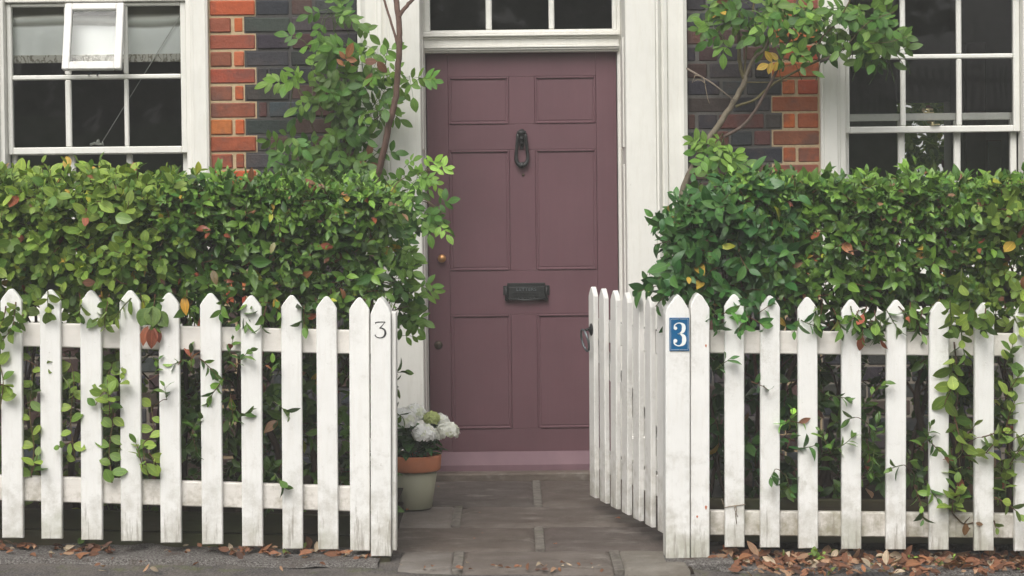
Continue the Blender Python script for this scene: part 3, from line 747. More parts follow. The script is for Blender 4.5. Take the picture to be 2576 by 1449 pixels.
mb.box(q.x-.024, q.x+.024, .103, .130, q.z+.001, q.z+.006, .002); mb.build('catch_plate', M['brassy'], w2); mb = MB(); mb.tube([(q.x, .115, q.z+.0062), (q.x, .115, q.z+.018)], .008, 10)
mb.tube([(q.x+.02, .112, q.z+.017), (q.x, .110, q.z+.019), (q.x-.022, .104, q.z+.017)], [.006, .006, .004], 8); mb.lathe([(0, 0), (.009, .003), (.009, .012), (0, .016)], (q.x-.026, .110, q.z+.016), 12, 'y')
mb.build('sash_catch', M['brassy'], w2); mb = MB(); q = F(2343, 316, YW+.12)
mb.box(q.x-.022, q.x+.022, .040, .054, q.z+.001, q.z+.004, .001); mb.build('catch_base', M['brassy'], w2); mb = MB(); mb.tube([(q.x, .097, q.z-.003), (q.x, .097, q.z+.020)], .009, 10)
mb.build('catch_post', M['brassy'], w2)

# --- door surround
def pilaster(s_, x_out, x_in, zb, zt):
    wd = abs(x_in-x_out)
    prof = [(0, .02), (0, -.045), (.06, -.055), (.10, -.045), (.13, -.040), (.30, -.038), (.325, -.052), (.38, -.056), (.41, -.048), (.435, -.062), (.47, -.074), (.50, -.070), (.52, -.078), (.75, -.079), (.985, -.078), (1.0, -.070), (1.0, .262), (.9, .262), (.9, .02)]
    poly = [(x_out+s_*wd*p, q) for p, q in prof]
    mb = MB(); mb.prism(poly, zb, zt, .001, axis='z')
    mb.box(x_out-.012*s_ if s_ > 0 else x_in-.008, x_in+.008 if s_ > 0 else x_out+.012, -.095, .10, zb, zb+.22, .008)
    return mb.build('pilaster', M['trim'], house)
pin0, pin1 = F(1062, 500, YW-.078).x, F(1576, 500, YW-.078).x
pilaster(1, F(905, 400).x, pin0, .0, DTOP-.001); pilaster(-1, F(1728, 400).x, pin1, .0, DTOP-.001)
mb = MB(); mb.box(DSx0-.04, DSx1+.04, -.14, .2, DTOP, DTOP+.12, .01); mb.box(DSx0-.08, DSx1+.08, -.20, .2, DTOP+.121, DTOP+.17, .01); mb.build('cornice', M['trim'], house)
dl, dr = F(1077, 600, YD).x, F(1554, 600, YD).x; dt = F(1315, 131, YD).z; db = F(1315, 1180, YD).z
mb = MB()
for a, b in ((pin0+.001, dl-.004), (dr+.004, pin1-.001)):
    mb.box(a, b, ly(YD)-.035, ly(YD)+.08, .02, DTOP-.003, .004)
    # panelled lining of the recess
    s_ = 1 if a == pin0+.001 else -1; e = pin0 if s_ > 0 else pin1
for s_, e in ((1, pin0), (-1, pin1)):
    for z0, z1 in ((.15, .75), (.83, 1.5), (1.58, 2.1)):
        mb.box(e-.001 if s_ > 0 else e-.006, e+.006 if s_ > 0 else e+.001, .03, .17, z0, z1, .003)
mb.build('door_frame', M['trim'], house)
# transom between door and fanlight
def zz(v, Y=YD-.04): return F(1310, v, Y).z
mb = MB(); yb = ly(YD)
for v0, v1, d in ((131, 126, .050), (126, 121, .062), (121, 115, .070), (115, 98, .052), (98, 92, .060), (92, 86, .078), (86, 79, .066)):
    mb.box(dl-.012, dr+.012, yb-d, yb+.05, zz(v0), zz(v1)-.0005, .003)
mb.build('transom', M['trim'], house)
# fanlight
fl = empty('fanlight'); fl.parent = house; ft = DTOP-.02
fc = [(F(a, 40, YD).x, F(b, 40, YD).x) for a, b in ((1082, 1222), (1237, 1380), (1394, 1539))]
mb = MB(); zb_ = zz(79)+.001; sash(mb, fc, [(zz(74), zz(74)+.62)], (dl-.004, dr+.004, zb_, zz(74)+.68), yb-.028, yb+.02)
mb.build('frame', M['sash'], fl)
mb = MB(); panes(mb, fc, [(zz(74), zz(74)+.62)], yb); mb.build('glazing', M['glass'], fl, fixn=False)
mb = MB(); mb.box(dl-.004, dr+.004, yb-.03, yb+.05, zz(74)+.682, ft+.018, .004); mb.build('head', M['trim'], fl)
# threshold and step
mb = MB(); s0, s1 = F(1040, 1190, 8.45).x, pin1+.02
mb.box(pin0-.05, pin1+.05, ly(gy(1203)), ly(YD)+.12, -.05, F(1315, 1187, 8.45).z-.002, .006, col=(.17, .135, .11)); mb.build('threshold', M['flag'], house)

# --- the door
door = MB(); y = ly(YD); th = .045
sx = [dl, F(1131, 600, YD).x, F(1284, 600, YD).x, F(1348, 600, YD).x, F(1503, 600, YD).x, dr]
rv = [(1150+28, 1078), (790, 680), (376, 312), (192, 133)]      # rail extents (bottom, top) in rows of the picture
rz = [(F(1315, a, YD).z, F(1315, b, YD).z) for a, b in rv]; rz[0] = (db, rz[0][1]); rz[3] = (rz[3][0], dt-.004)
door.box(sx[0], sx[1], y-.0005, y+th, db, dt-.004, .0012); door.box(sx[4], sx[5], y-.0005, y+th, db, dt-.004, .0012)
for z0, z1 in rz: door.box(sx[1]+.0006, sx[4]-.0006, y, y+th, z0, z1, .0012)
for i in range(3):
    z0, z1 = rz[i][1], rz[i+1][0]
    door.box(sx[2], sx[3], y, y+th, z0+.0006, z1-.0006, .0012)
    for a, b in ((sx[1], sx[2]), (sx[3], sx[4])):
        door.box(a+.0005, b-.0005, y+.0035, y+th-.01, z0+.0005, z1-.0005, .001)
        bw = .010; e = .0012      # bead round the panel, standing a little proud
        for bx in ((a+e, a+e+bw, z0+e, z1-e), (b-e-bw, b-e, z0+e, z1-e), (a+e+bw, b-e-bw, z0+e, z0+e+bw), (a+e+bw, b-e-bw, z1-e-bw, z1-e)):
            hz_ = bx[1]-bx[0] > bx[3]-bx[2]; door.box(bx[0], bx[1], y-(.0052 if hz_ else .0008), y+.02, bx[2], bx[3], .0042 if hz_ else .003)
        door.box(a+bw+.007, b-bw-.007, y+.0015, y+.02, z0+bw+.007, z1-bw-.007, .002)
dobj = door.build('door', M['door'], house)
mb = MB(); wz0, wz1 = F(1315, 1180, YD).z, F(1315, 1137, YD-.03).z
poly = [(y-.002, wz1), (y-.012, wz1), (y-.048, wz0+.028), (y-.050, wz0), (y-.002, wz0)]
mb.prism([(a, b) for a, b in poly], dl+.004, dr-.004, .001, axis='x'); mb.build('weatherboard', M['mauve'], dobj)
mb = MB(); mb.box(dl+.004, dr-.004, y-.05, y+.02, wz0-.004, wz0-.0008, .001); mb.build('weatherboard_lip', M['card'], dobj)
# knocker
q0 = F(1312, 328, YD); q1 = F(1315, 421, YD); kx = q0.x; mb = MB(); H = q0.z-q1.z; yk = y
mb.prism([(kx-.016, q0.z-.052), (kx-.019, q0.z-.006), (kx-.010, q0.z+.004), (kx, q0.z+.007), (kx+.010, q0.z+.004), (kx+.019, q0.z-.006), (kx+.016, q0.z-.052), (kx+.008, q0.z-.085), (kx, q0.z-.094), (kx-.008, q0.z-.085)], yk-.014, yk-.0005, .005)
mb.tube([(kx-.022, yk-.026, q0.z-.012), (kx+.022, yk-.026, q0.z-.012)], .009, 12); mb.lathe([(0, .034), (.010, .030), (.012, .020), (.010, .010)], (kx, yk, q0.z-.04), 14, 'y')
mb.lathe([(0, .032), (.007, .028), (.009, .018), (.007, .008)], (kx, yk, q0.z-.066), 14, 'y')
lp = []
for i in range(25):
    t = i/24*2-1; a = abs(t); sg = 1 if t > 0 else -1
    if a > .5: f = (a-.5)/.5; lp.append((kx+sg*(.029-.011*f), yk-.020-.006*f, q1.z+.048+(H-.062)*f))
    else: th_ = a/.5*PI/2*1.02; lp.append((kx+sg*.029*math.sin(th_), yk-.020, q1.z+.048-.040*math.cos(th_)))
rr_ = [.0070+.0050*max(0, 1-abs(i/24*2-1)*1.7)+(.0012 if i % 2 else 0) for i in range(25)]; mb.tube(lp, rr_, 10)
mb.lathe([(0, .034), (.013, .03), (.016, .02), (.012, .008), (.012, 0)], (kx, yk, q1.z+.010), 16, 'y')
mb.build('knocker', M['iron'], dobj)
q = F(1316, 440, YD); mb = MB(); mb.lathe([(0, .007), (.004, .006), (.0065, .004), (.0075, 0)], (q.x, y, q.z), 16, 'y'); mb.build('spy_hole', M['darkbrass'], dobj)
# letter box
mb = MB(); a = F(1266, 757, YD); b = F(1382, 711, YD); xm = (a.x+b.x)/2; hw = (b.x-a.x)/2; z0, z1 = a.z, b.z; h = z1-z0
mb.box(xm-hw, xm+hw, y-.008, y-.0005, z0+h*.32, z1-h*.14, .003); mb.box(xm-hw*.82, xm+hw*.82, y-.010, y-.0005, z1-h*.20, z1, .003)
mb.prism([(xm-hw*.82, z0+h*.10), (xm-hw*.78, z0+h*.80), (xm+hw*.78, z0+h*.80), (xm+hw*.82, z0+h*.10)], y-.020, y-.006, .004)
for s_ in (-1, 1):
    mb.tube([(xm+s_*hw*.90, y-.014, z1-h*.2), (xm+s_*hw*.86, y-.020, z0+h*.5), (xm+s_*hw*.86, y-.024, z0+h*.12)], [.007, .005, .007], 8)
    mb.lathe([(0, .030), (.008, .026), (.010, .018), (.008, .008), (0, .004)], (xm+s_*hw*.86, y, z0+h*.10), 12, 'y')
mb.tube([(xm-hw*.80, y-.024, z0+h*.12), (xm, y-.027, z0+h*.05), (xm+hw*.80, y-.024, z0+h*.12)], .0045, 8)
for i in range(9): mb.lathe([(0, .030), (.005, .027), (.006, .020), (.004, .012)], (xm+(i-4)*hw*.17, y, z0+h*.10-(.004 if i == 4 else 0)), 8, 'y')
for i in range(3): mb.box(xm-hw*.60, xm+hw*.60, y-.0225, y-.019, z0+h*(.28+.08*i), z0+h*(.30+.08*i), .0005)
lbx = mb.build('letter_box', M['iron'], dobj)
t = text_mesh('LETTERS', .021, .0012, 'lettering', M['ironworn'], dobj); t.location = (xm, y-.0212, z0+h*.64); t.rotation_euler = (PI/2, 0, 0); t.scale = (1.25, 1, 1)
q = F(1112, 650, YD); mb = MB(); mb.lathe([(0, .030), (.010, .029), (.018, .025), (.021, .018), (.020, .012), (.012, .006), (.012, 0)], (q.x, y, q.z), 24, 'y'); mb.build('door_knob', M['brass'], dobj)
q = F(1103, 868, YD); mb = MB(); mb.lathe([(0, .010), (.010, .010), (.013, .008), (.019, .006), (.021, 0)], (q.x, y, q.z), 24, 'y'); mb.box(q.x-.002, q.x+.002, y-.0115, y-.009, q.z-.006, q.z+.006, .0005); mb.build('lock', M['darkbrass'], dobj)

# --- blind, cord, inside things
def place_house(o): o.matrix_world = HM; return o
mb = MB(); bx0_, bx1_ = up_out[0]-.03, up_out[1]+.03; Yb = .128
def fb(v): return F(250, v, YW+.128).z
prof = [(-60, .05, (.22, .20, .16)), (0, .045, (.22, .20, .16)), (34, .03, (.24, .22, .17)), (40, .0, (.5, .5, .43)), (44, -.035, (.70, .70, .63)), (52, -.045, (.75, .77, .72)), (60, -.02, (.50, .50, .45)), (64, -.006, (.34, .34, .3)), (70, -.028, (.93, .95, .93)), (90, -.034, (.93, .95, .93)), (115, -.026, (.93, .95, .93)), (138, -.022, (.93, .95, .93))]  # dark top band and fold creases: shade put into the cloth colour
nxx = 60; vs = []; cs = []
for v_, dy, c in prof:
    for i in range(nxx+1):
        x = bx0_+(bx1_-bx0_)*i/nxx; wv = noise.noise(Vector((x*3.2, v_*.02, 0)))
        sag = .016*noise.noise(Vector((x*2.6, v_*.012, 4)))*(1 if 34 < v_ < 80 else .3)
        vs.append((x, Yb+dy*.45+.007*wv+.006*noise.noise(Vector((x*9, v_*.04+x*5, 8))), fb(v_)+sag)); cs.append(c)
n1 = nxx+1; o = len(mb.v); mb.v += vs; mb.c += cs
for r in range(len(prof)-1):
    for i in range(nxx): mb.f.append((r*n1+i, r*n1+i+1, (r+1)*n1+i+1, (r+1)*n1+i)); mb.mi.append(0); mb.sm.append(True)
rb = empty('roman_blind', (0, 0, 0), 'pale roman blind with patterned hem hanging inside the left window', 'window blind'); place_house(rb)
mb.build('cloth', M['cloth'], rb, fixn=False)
mb = MB(); mb.box(bx0_, bx1_, Yb-.018, Yb-.010, fb(158), fb(138), .003); mb.build('hem', M['hem'], rb)
mb = MB(); c0 = F(453, 40, YW+.10); c1 = F(258, 356, YW+.10); mb.tube([c0, c0.lerp(c1, .5), c1], .0022, 6)
q = F(258, 385, YW+.16); mb.tube([c1, (c1.x+.004, c1.y, c1.z-.02)], .003, 6)
q = F(243, 362, YW+.10); mb.tube([(q.x-.03, q.y, q.z-.004), (q.x-.01, q.y-.005, q.z+.004), (q.x+.01, q.y, q.z-.002), (q.x+.03, q.y, q.z)], .006, 6)
mb.lathe([(0, -.004), (.009, 0), (.010, .01), (.006, .018), (0, .021)], (q.x+.008, q.y, q.z+.002), 12)
place_house(tag(mb.build('pull_cord', M['cord']), 'thin pale cord stretched diagonally behind the panes of the left window', 'cord'))
# brown dresser and door seen through the right window
mb = MB(); a = F(2425, 340, 11.2); b = F(2468, 340, 11.2)
mb.box(a.x, b.x+.02, 2.85, 2.9, .13, 2.3, .004); c = F(2515, 340, 11.2); mb.box(b.x+.022, c.x, 2.86, 2.89, .13, F(2480, 352, 11.2).z, .003)
r_ = empty('cupboard', (0, 0, 0), 'tall brown cupboard with a grey panel inside the room of the right window', 'cupboard'); place_house(r_)
mb.build('side_panel', M['brownwood'], r_)
mb = MB(); mb.box(b.x+.03, c.x-.01, 2.84, 2.858, .2, F(2480, 357, 11.2).z, .003); mb.build('door_panel', plain('grey cupboard panel', (.085, .085, .075), .35), r_)

# ============================================================ FENCES
SLL = -.0385; SLR = -.018
def slope_fix(o): return o
def picket_poly(x0, x1, zb, zt, cap=.045):
    xm = (x0+x1)/2; w_ = (x1-x0); k1 = zt-cap
    return [(x0, zb), (x1, zb), (x1, k1), (x1-w_*.12, k1+cap*.36), (xm+w_*.13, zt-cap*.10), (xm+w_*.05, zt), (xm-w_*.05, zt), (xm-w_*.13, zt-cap*.10), (x0+w_*.12, k1+cap*.36), (x0, k1)]
def picket_at(u0, u1, vt, vb, parent, mat, name='picket', y0=YF, th=.021, cap=.045):
    um = (u0+u1)/2; b = P(um, vb, y0); x0, x1 = P(u0, vb, y0).x, P(u1, vb, y0).x; zt = P(um, vt, y0).z
    mb = MB(); cx = (x0+x1)/2; t0 = rng.normal(0, .0015)
    mb.prism([(x-cx, z-b.z) for x, z in picket_poly(x0, x1, b.z, zt, cap)], -th, 0, .003)
    for hz_ in (.13, .175, .70, .74):
        mb.cc = (.2, .1, .05); mb.lathe([(0, th+.0012), (.0022, th+.0008), (.0028, th-.001)], (rng.normal(0, .012), 0, hz_+rng.normal(0, .008)), 8, 'y')
    o = mb.build(name, mat, parent); o.location = (cx, y0+th+rng.normal(0, .0012), b.z)
    if parent: o.location -= parent.location
    o.rotation_euler = (0, rng.normal(0, .002), rng.normal(0, .004)); return o
lf = empty('picket_fence', (-1.2, 6.6, .0), 'white picket fence left of the gate with green shoots poking through', 'fence')
LP = [(-198, -145, 721, 1346), (-96, -43, 724, 1350), (5, 58, 727, 1354), (104, 156, 729, 1356), (204, 257, 731, 1359), (304, 356, 731, 1362), (404, 456, 737, 1366), (508, 560, 738, 1370), (609, 661, 744, 1375), (711, 762, 743, 1381), (800, 851, 746, 1383), (881, 931, 749, 1386)]
for a in LP: picket_at(*a, lf, M['fence'])
def rail(u0, u1, vt0, vt1, h, parent, mat, Y=YF+.0225, th=.035):
    a = P(u0, vt0, Y); b = P(u1, vt1, Y); hz = h*Y/FPX; mb = MB(); L = b.x-a.x; s_ = (b.z-a.z)/L
    o = parent.location
    vs_n = 14; mb.box(0, L, 0, th, -hz, 0, .004)
    # slope by shearing along the run of the ground
    mb.v = [(v[0], v[1], v[2]+s_*v[0]) for v in mb.v]
    ob = mb.build('rail', mat, parent); ob.location = Vector((a.x, a.y, a.z))-o; return ob
rail(-205, 932, 806, 832, 60, lf, M['railpaint']); rail(-205, 932, 1190, 1226, 63, lf, M['railpaint'])
def boards(parent, u0, u1, v0, v1, dv, h, Y):
    for i in range(2 if dv else 1):
        a = P(u0, v0+i*dv, Y); b = P(u1, v1+i*dv, Y); mb = MB(); L = b.x-a.x; s_ = (b.z-a.z)/L; mb.box(0, L, 0, .03, -h, 0, .004)
        mb.v = [(v[0], v[1], v[2]+s_*v[0]) for v in mb.v]
        o = mb.build('board', M['timber'], parent); o.location = Vector((a.x, a.y+i*.004, a.z))-parent.location
e1 = empty('timber_edging', (-1.2, 6.72, 0), 'low mossy timber boards holding back the soil behind the left fence', 'garden edging'); boards(e1, -230, 975, 1275, 1300, 52, .075, 6.72)
e2 = empty('timber_edging', (1.6, 6.76, 0), 'low mossy timber boards holding back the soil behind the right fence', 'garden edging'); boards(e2, 1750, 2700, 1254, 1262, 55, .085, 6.76)
mb = MB(); mb.box(-3.2, -.5, 6.76, 6.79, -.1, .05, .004); mb.box(.75, 3.2, 6.80, 6.82, -.1, .04, .004)
# gate posts
lp_ = empty('gate_post', P(958, 1408, 6.56), 'white left gate post painted with a thin black number 3', 'gate post')
def post_piece(poly_uv, y0, y1, parent, mat, name):
    pts = [P(u, v, y0) for u, v in poly_uv]; mb = MB(); mb.prism([(p.x-parent.location.x, p.z-parent.location.z) for p in pts], y0-parent.location.y, y1-parent.location.y, .003); return mb.build(name, mat, parent)
post_piece([(933, 1400), (984, 1400), (983, 790), (978, 776), (966, 757), (957, 749), (950, 753), (938, 775), (932, 790)], 6.555, 6.66, lp_, M['fence'], 'post')
post_piece([(986, 1385), (997, 1385), (996.5, 786), (985, 784)], 6.575, 6.645, lp_, M['gatepaint'], 'stop_strip')
post_piece([(937, 1416), (982, 1416), (982, 1401), (937, 1401)], 6.565, 6.65, lp_, M['timber'], 'rotten_foot')
# painted 3 with a flat top
mb = MB(); A = P(943, 850, 6.553); B = P(971, 810, 6.553); sx_ = B.x-A.x; sz_ = B.z-A.z
def n3(x, z): return (A.x-lp_.location.x+x*sx_, A.z-lp_.location.z+z*sz_)
wl = .0035
def stroke(pts, wid): ribbon([n3(*p) for p in pts], [q*sx_ for q in wid], 6.5535-lp_.location.y, 6.556-lp_.location.y, mb)
stroke([(.08, .90), (.10, .98), (.5, 1.0), (.92, 1.0)], [.06, .08, .07, .06]); stroke([(.92, 1.0), (.68, .80), (.42, .60)], [.06, .06, .07])
stroke([(.42, .60), (.62, .615), (.86, .50), (.93, .28), (.80, .08), (.50, .0), (.20, .04), (.04, .14), (.02, .20)], [.06, .09, .15, .19, .15, .08, .07, .08, .10])
mb.build('painted_number', M['ink'], lp_)
rp_ = empty('gate_post', P(1730, 1412, 6.56), 'white double board gate post on the right carrying the blue number plate', 'gate post')
post_piece([(1675, 1414), (1736, 1412), (1736, 792), (1733, 778), (1716, 750), (1706, 741), (1696, 750), (1678, 775), (1674, 792)], 6.54, 6.66, rp_, M['fence'], 'post')
post_piece([(1738, 1413), (1785, 1412), (1785, 775), (1780, 765), (1766, 744), (1757, 738), (1750, 744), (1740, 762), (1738, 772)], 6.545, 6.64, rp_, M['fence'], 'post_board')
for (u, v, a_, b_) in ((1776, 1277, .004, .008), (1754, 1300, .0035, .005), (1776, 870, .003, .006)):
    q = P(u, v, 6.543); mb = MB(); mb.prism([(q.x-rp_.location.x+a_*math.cos(t_)*(1+.3*math.sin(3*t_)), q.z-rp_.location.z+b_*math.sin(t_)) for t_ in np.linspace(0, 2*PI, 11)[:-1]], 6.5438-rp_.location.y, 6.546-rp_.location.y, .0003); mb.build('rust_stain', M['terra'], rp_)
# enamel number plate
a = P(1684, 883, 6.537); b = P(1734, 799, 6.537); cx, cz = (a.x+b.x)/2, (a.z+b.z)/2; hw, hh = (b.x-a.x)/2, (b.z-a.z)/2
ns = empty('number_plate', (cx, 6.537, cz), 'blue enamel house number plate reading 3 in white fixed to the right gate post', 'house number')
mb = MB(); mb.box(-hw, hw, -.002, .0025, -hh, hh, .0012)
vs = mb.build('plate', M['blue'], ns)
mb = MB(); e = .0045; t_ = .0008
def rrect(hx, hz, r, n=5):
    out = []
    for cx_, cz_, a0 in ((hx-r, hz-r, 0), (-hx+r, hz-r, 90), (-hx+r, -hz+r, 180), (hx-r, -hz+r, 270)):
        for i in range(n+1): q = math.radians(a0+90*i/n); out.append((cx_-r*math.cos(q)*0+0-(-r*math.cos(q)), cz_+r*math.sin(q)))
    return out
r1 = rrect(hw-e, hh-e, -.0001+.004); r2 = rrect(hw-e-t_, hh-e-t_, .003); n_ = len(r1)
mb.add([(x, -.0028, z) for x, z in r1]+[(x, -.0028, z) for x, z in r2]+[(x, -.0018, z) for x, z in r1]+[(x, -.0018, z) for x, z in r2], [(i, (i+1) % n_, n_+(i+1) % n_, n_+i) for i in range(n_)]+[(i, 2*n_+i, 2*n_+(i+1) % n_, (i+1) % n_) for i in range(n_)])
mb.build('border_line', M['enamelwhite'], ns)
mb = MB(); sx2, sz2 = hw*1.28, hh*1.38
def s3(pts, wid): ribbon([((x-.5)*sx2, (z-.5)*sz2) for x, z in pts], [q*sx2 for q in wid], -.0032, -.0018, mb, 5)
s3([(.10, .76), (.14, .90), (.36, .985), (.60, .985), (.80, .90), (.84, .76), (.76, .62), (.50, .53), (.36, .525)], [.10, .10, .07, .09, .26, .31, .24, .08, .05])
s3([(.36, .525), (.56, .52), (.82, .42), (.87, .25), (.80, .10), (.55, .012), (.34, .012), (.12, .09), (.08, .22)], [.05, .08, .28, .35, .28, .09, .08, .11, .10])
def disc(x, z, r):
    vs_ = [((x-.5)*sx2+r*math.cos(i*PI/8), -.0034, (z-.5)*sz2+r*math.sin(i*PI/8)) for i in range(16)]; mb.add(vs_+[(p[0], -.0018, p[2]) for p in vs_], [tuple(range(16))]+[(i, (i+1) % 16, 16+(i+1) % 16, 16+i) for i in range(16)])
disc(.19, .77, sx2*.14); disc(.18, .22, sx2*.15); mb.build('digit', M['enamelwhite'], ns)
for s_ in (-1, 1): mb = MB(); mb.lathe([(0, .0045), (.0016, .004), (.0022, .002)], (0, 0, s_*(hh-.0035)), 10, 'y'); mb.build('screw', M['ironworn'], ns)
# right fence
rf = empty('picket_fence', (1.6, 6.6, 0), 'white picket fence to the right of the gate under the drooping pale green shrub', 'fence')
RP = [(1824, 1873, 741, 1377), (1913, 1962, 744, 1378), (2009, 2058, 748, 1380), (2118, 2167, 754, 1382), (2229, 2279, 755, 1383), (2338, 2387, 760, 1384), (2451, 2500, 762, 1386), (2553, 2603, 764, 1387), (2660, 2710, 766, 1389)]
for a in RP: picket_at(*a, rf, M['fence'])
rail(1786, 2720, 831, 841, 58, rf, M['railpaint']); rail(1786, 2720, 1285, 1295, 62, rf, M['railpaint'])
# twine tied round a board
mb = MB(); c = lambda u, v, Y=6.575: P(u, v, Y)
mb.tube([c(1822, 1277, 6.61), c(1824, 1277), c(1835, 1274), c(1850, 1272), c(1873, 1269), c(1875, 1269, 6.61)], .0016, 5)
mb.tube([c(1850, 1272), c(1853, 1283, 6.57), c(1850, 1292), c(1853, 1318)], .0014, 5); mb.tube([c(1850, 1272), c(1847, 1280, 6.57), c(1856, 1300)], .0012, 5)
mb.tube([c(1822, 1277, 6.61), c(1818, 1262, 6.60), c(1815, 1255, 6.62)], .0014, 5)
tag(mb.build('twine', M['twine']), 'grey twine knotted round the first board of the right fence', 'string')

# ------------------------------------------------------------ the open gate
gh = Vector((.604, 6.655, 0)); gang = math.radians(74.5)
gate = empty('garden_gate', gh, 'white picket gate standing open inwards with a dark ring latch', 'gate')
gate.rotation_euler = (0, 0, -gang)           # closed, the gate runs from the hinge towards -x
gt, gb = P(1647, 747, 6.73).z, P(1646, 1338, 6.73).z
for i in range(7):
    xc = -.072-.1402*(6-i)
    mb = MB(); mb.prism([(x, z) for x, z in picket_poly(-.036, .036, 0, gt-gb-.001*i, .040)], -.02, 0, .003)
    o = mb.build('picket', M['gatepaint'], gate); o.location = (xc, 0, gb); o.rotation_euler = (rng.normal(0, .003), rng.normal(0, .004), rng.normal(0, .01))
for z0, z1 in ((gb+.12, gb+.205), (gb+.675, gb+.765)):
    mb = MB(); mb.box(-.955, -.012, .002, .040, z0, z1, .004); mb.build('rail', M['gatepaint'], gate)
mb = MB(); z0, z1 = gb+.207, gb+.673; wdt = .06
vs = [(-.95, .004, z1-.07), (-.95, .004, z1), (-.015, .004, z0+.07), (-.015, .004, z0)]; vs += [(x, .036, z) for x, y_, z in vs]
mb.add(vs, [(0, 1, 2, 3), (7, 6, 5, 4), (0, 4, 5, 1), (1, 5, 6, 2), (2, 6, 7, 3), (3, 7, 4, 0)]); mb.build('brace', M['gatepaint'], gate)
for zc in (gb+.16, gb+.72):
    mb = MB(); mb.box(-.25, -.002, .0415, .046, zc-.016, zc+.016, .002); mb.tube([(0, .03, zc-.025), (0, .03, zc+.025)], .009, 10); mb.build('hinge', M['iron'], gate)
mb = MB(); zc = gb+.72; mb.lathe([(0, .012), (.010, .012), (.016, .006), (.026, .003), (.028, 0)], (-.915, -.0205, zc), 16, 'y'); mb.tube([(-.915, -.03, zc), (-.915, -.048, zc)], .006, 8)
latch = mb.build('latch_plate', M['iron'], gate)
mb = MB(); R_ = .046; pts = [(-.915+R_*math.sin(a)*.98, -.050-.010*math.cos(a), zc-R_+R_*math.cos(a)) for a in np.linspace(0, 2*PI, 25)]
mb.tube(pts, .0048, 8); mb.build('latch_ring', M['ironworn'], latch)

# ============================================================ POT AND HYDRANGEA
pc = P(1041, 1272, 7.60); pc.z = .004
pot = empty('flower_pot', pc, 'terracotta pot with a sage green painted body beside the left gate post', 'flower pot')
mb = MB(); mb.lathe([(0, 0), (.074, 0), (.079, .005), (.104, .168), (.0, .168)], (0, 0, 0), 40); mb.build('body', M['potgreen'], pot, fixn=False)
mb = MB(); mb.lathe([(.100, .165), (.114, .166), (.117, .172), (.121, .228), (.118, .234), (.110, .234), (.106, .215), (.098, .20), (0, .20)], (0, 0, 0), 40); mb.build('rim', M['terra'], pot, fixn=False)
mb = MB(); mb.lathe([(.105, .210), (.05, .216), (0, .218)], (0, 0, 0), 24); mb.build('compost', M['soil'], pot, fixn=False)
hy = empty('hydrangea', pc+Vector((0, 0, .216)), 'bushy white hydrangea in flower growing from the painted pot', 'plant')
L_ = Leaves(); stm = MB(); hc = hy.location
heads = [(1014, 1055, 7.50, .056, 0), (1067, 1092, 7.47, .047, 0), (1127, 1084, 7.55, .044, .12), (1044, 1040, 7.62, .044, .0), (1086, 1052, 7.60, .030, 1), (1106, 1060, 7.66, .036, .05), (985, 1085, 7.6, .045, 0), (1102, 1092, 7.56, .026, .1)]
for u, v, Y, r, g_ in heads:
    c0 = P(u, v, Y)-hc
    stm.tube([(c0.x*.15, c0.y*.15, 0), (c0.x*.6, c0.y*.6, c0.z*.6), c0], .0035, 6, col=(.10, .18, .05))
    fl_ = Leaves(); pos = []; dr_ = []; nr = []; cl = []
    nf = 70
    for i in range(nf):
        zz_ = 1-(i+.5)/nf*1.55; rr2 = math.sqrt(max(0, 1-zz_*zz_)); th_ = i*2.39996
        nv = Vector((rr2*math.cos(th_), rr2*math.sin(th_), zz_)); ctr = c0+Vector((nv.x*r, nv.y*r, nv.z*r*.8))*rng.uniform(.92, 1.04)
        nv = (nv+Vector(rng.normal(0, .18, 3))).normalized()
        ax = nv.orthogonal().normalized(); ay = nv.cross(ax); o_ = rng.uniform(0, PI)
        gt_ = g_*.9 if g_ == 1 else (g_+(.3 if rng.random() < .12 else 0)); base = np.array((.98, .975, .94))*(1-gt_)+np.array((.55, .62, .20))*gt_
        for k_ in range(4):
            d_ = ax*math.cos(o_+k_*PI/2)+ay*math.sin(o_+k_*PI/2); pos.append(ctr); dr_.append(d_+nv*.25); nr.append(nv); cl.append(base*rng.uniform(.93, 1.05))
    n_ = len(pos); fl_.add(pos, dr_, nr, rng.uniform(.013, .020, n_), rng.uniform(.013, .019, n_), cl, rng.uniform(-.1, .25, n_), rng.uniform(-.1, .5, n_), .75, .6, K=3)
    fl_.build('flower_head', M['petal'], hy)
pos = []; dr_ = []; nr = []
for i in range(170):
    th_ = rng.uniform(0, 2*PI); el = rng.uniform(-.35, .8); r0 = rng.uniform(.02, .085)
    d_ = Vector((math.cos(th_), math.sin(th_), el)); pos.append(Vector((math.cos(th_)*r0, math.sin(th_)*r0, rng.uniform(.02, .125)))); dr_.append(d_); nr.append(Vector((-.3*math.cos(th_), -.3*math.sin(th_), 1))+Vector(rng.normal(0, .25, 3)))
n_ = len(pos); tt = rng.random((n_, 1)); L_.add(pos, dr_, nr, rng.uniform(.05, .095, n_), rng.uniform(.035, .058, n_), np.array((.035, .11, .03))*(1-tt)+np.array((.09, .2, .05))*tt, .25, rng.uniform(.1, .7, n_), .85, .75)
L_.build('foliage', M['leaf'], hy); stm.build('stems', M['bark'], hy, fixn=False)

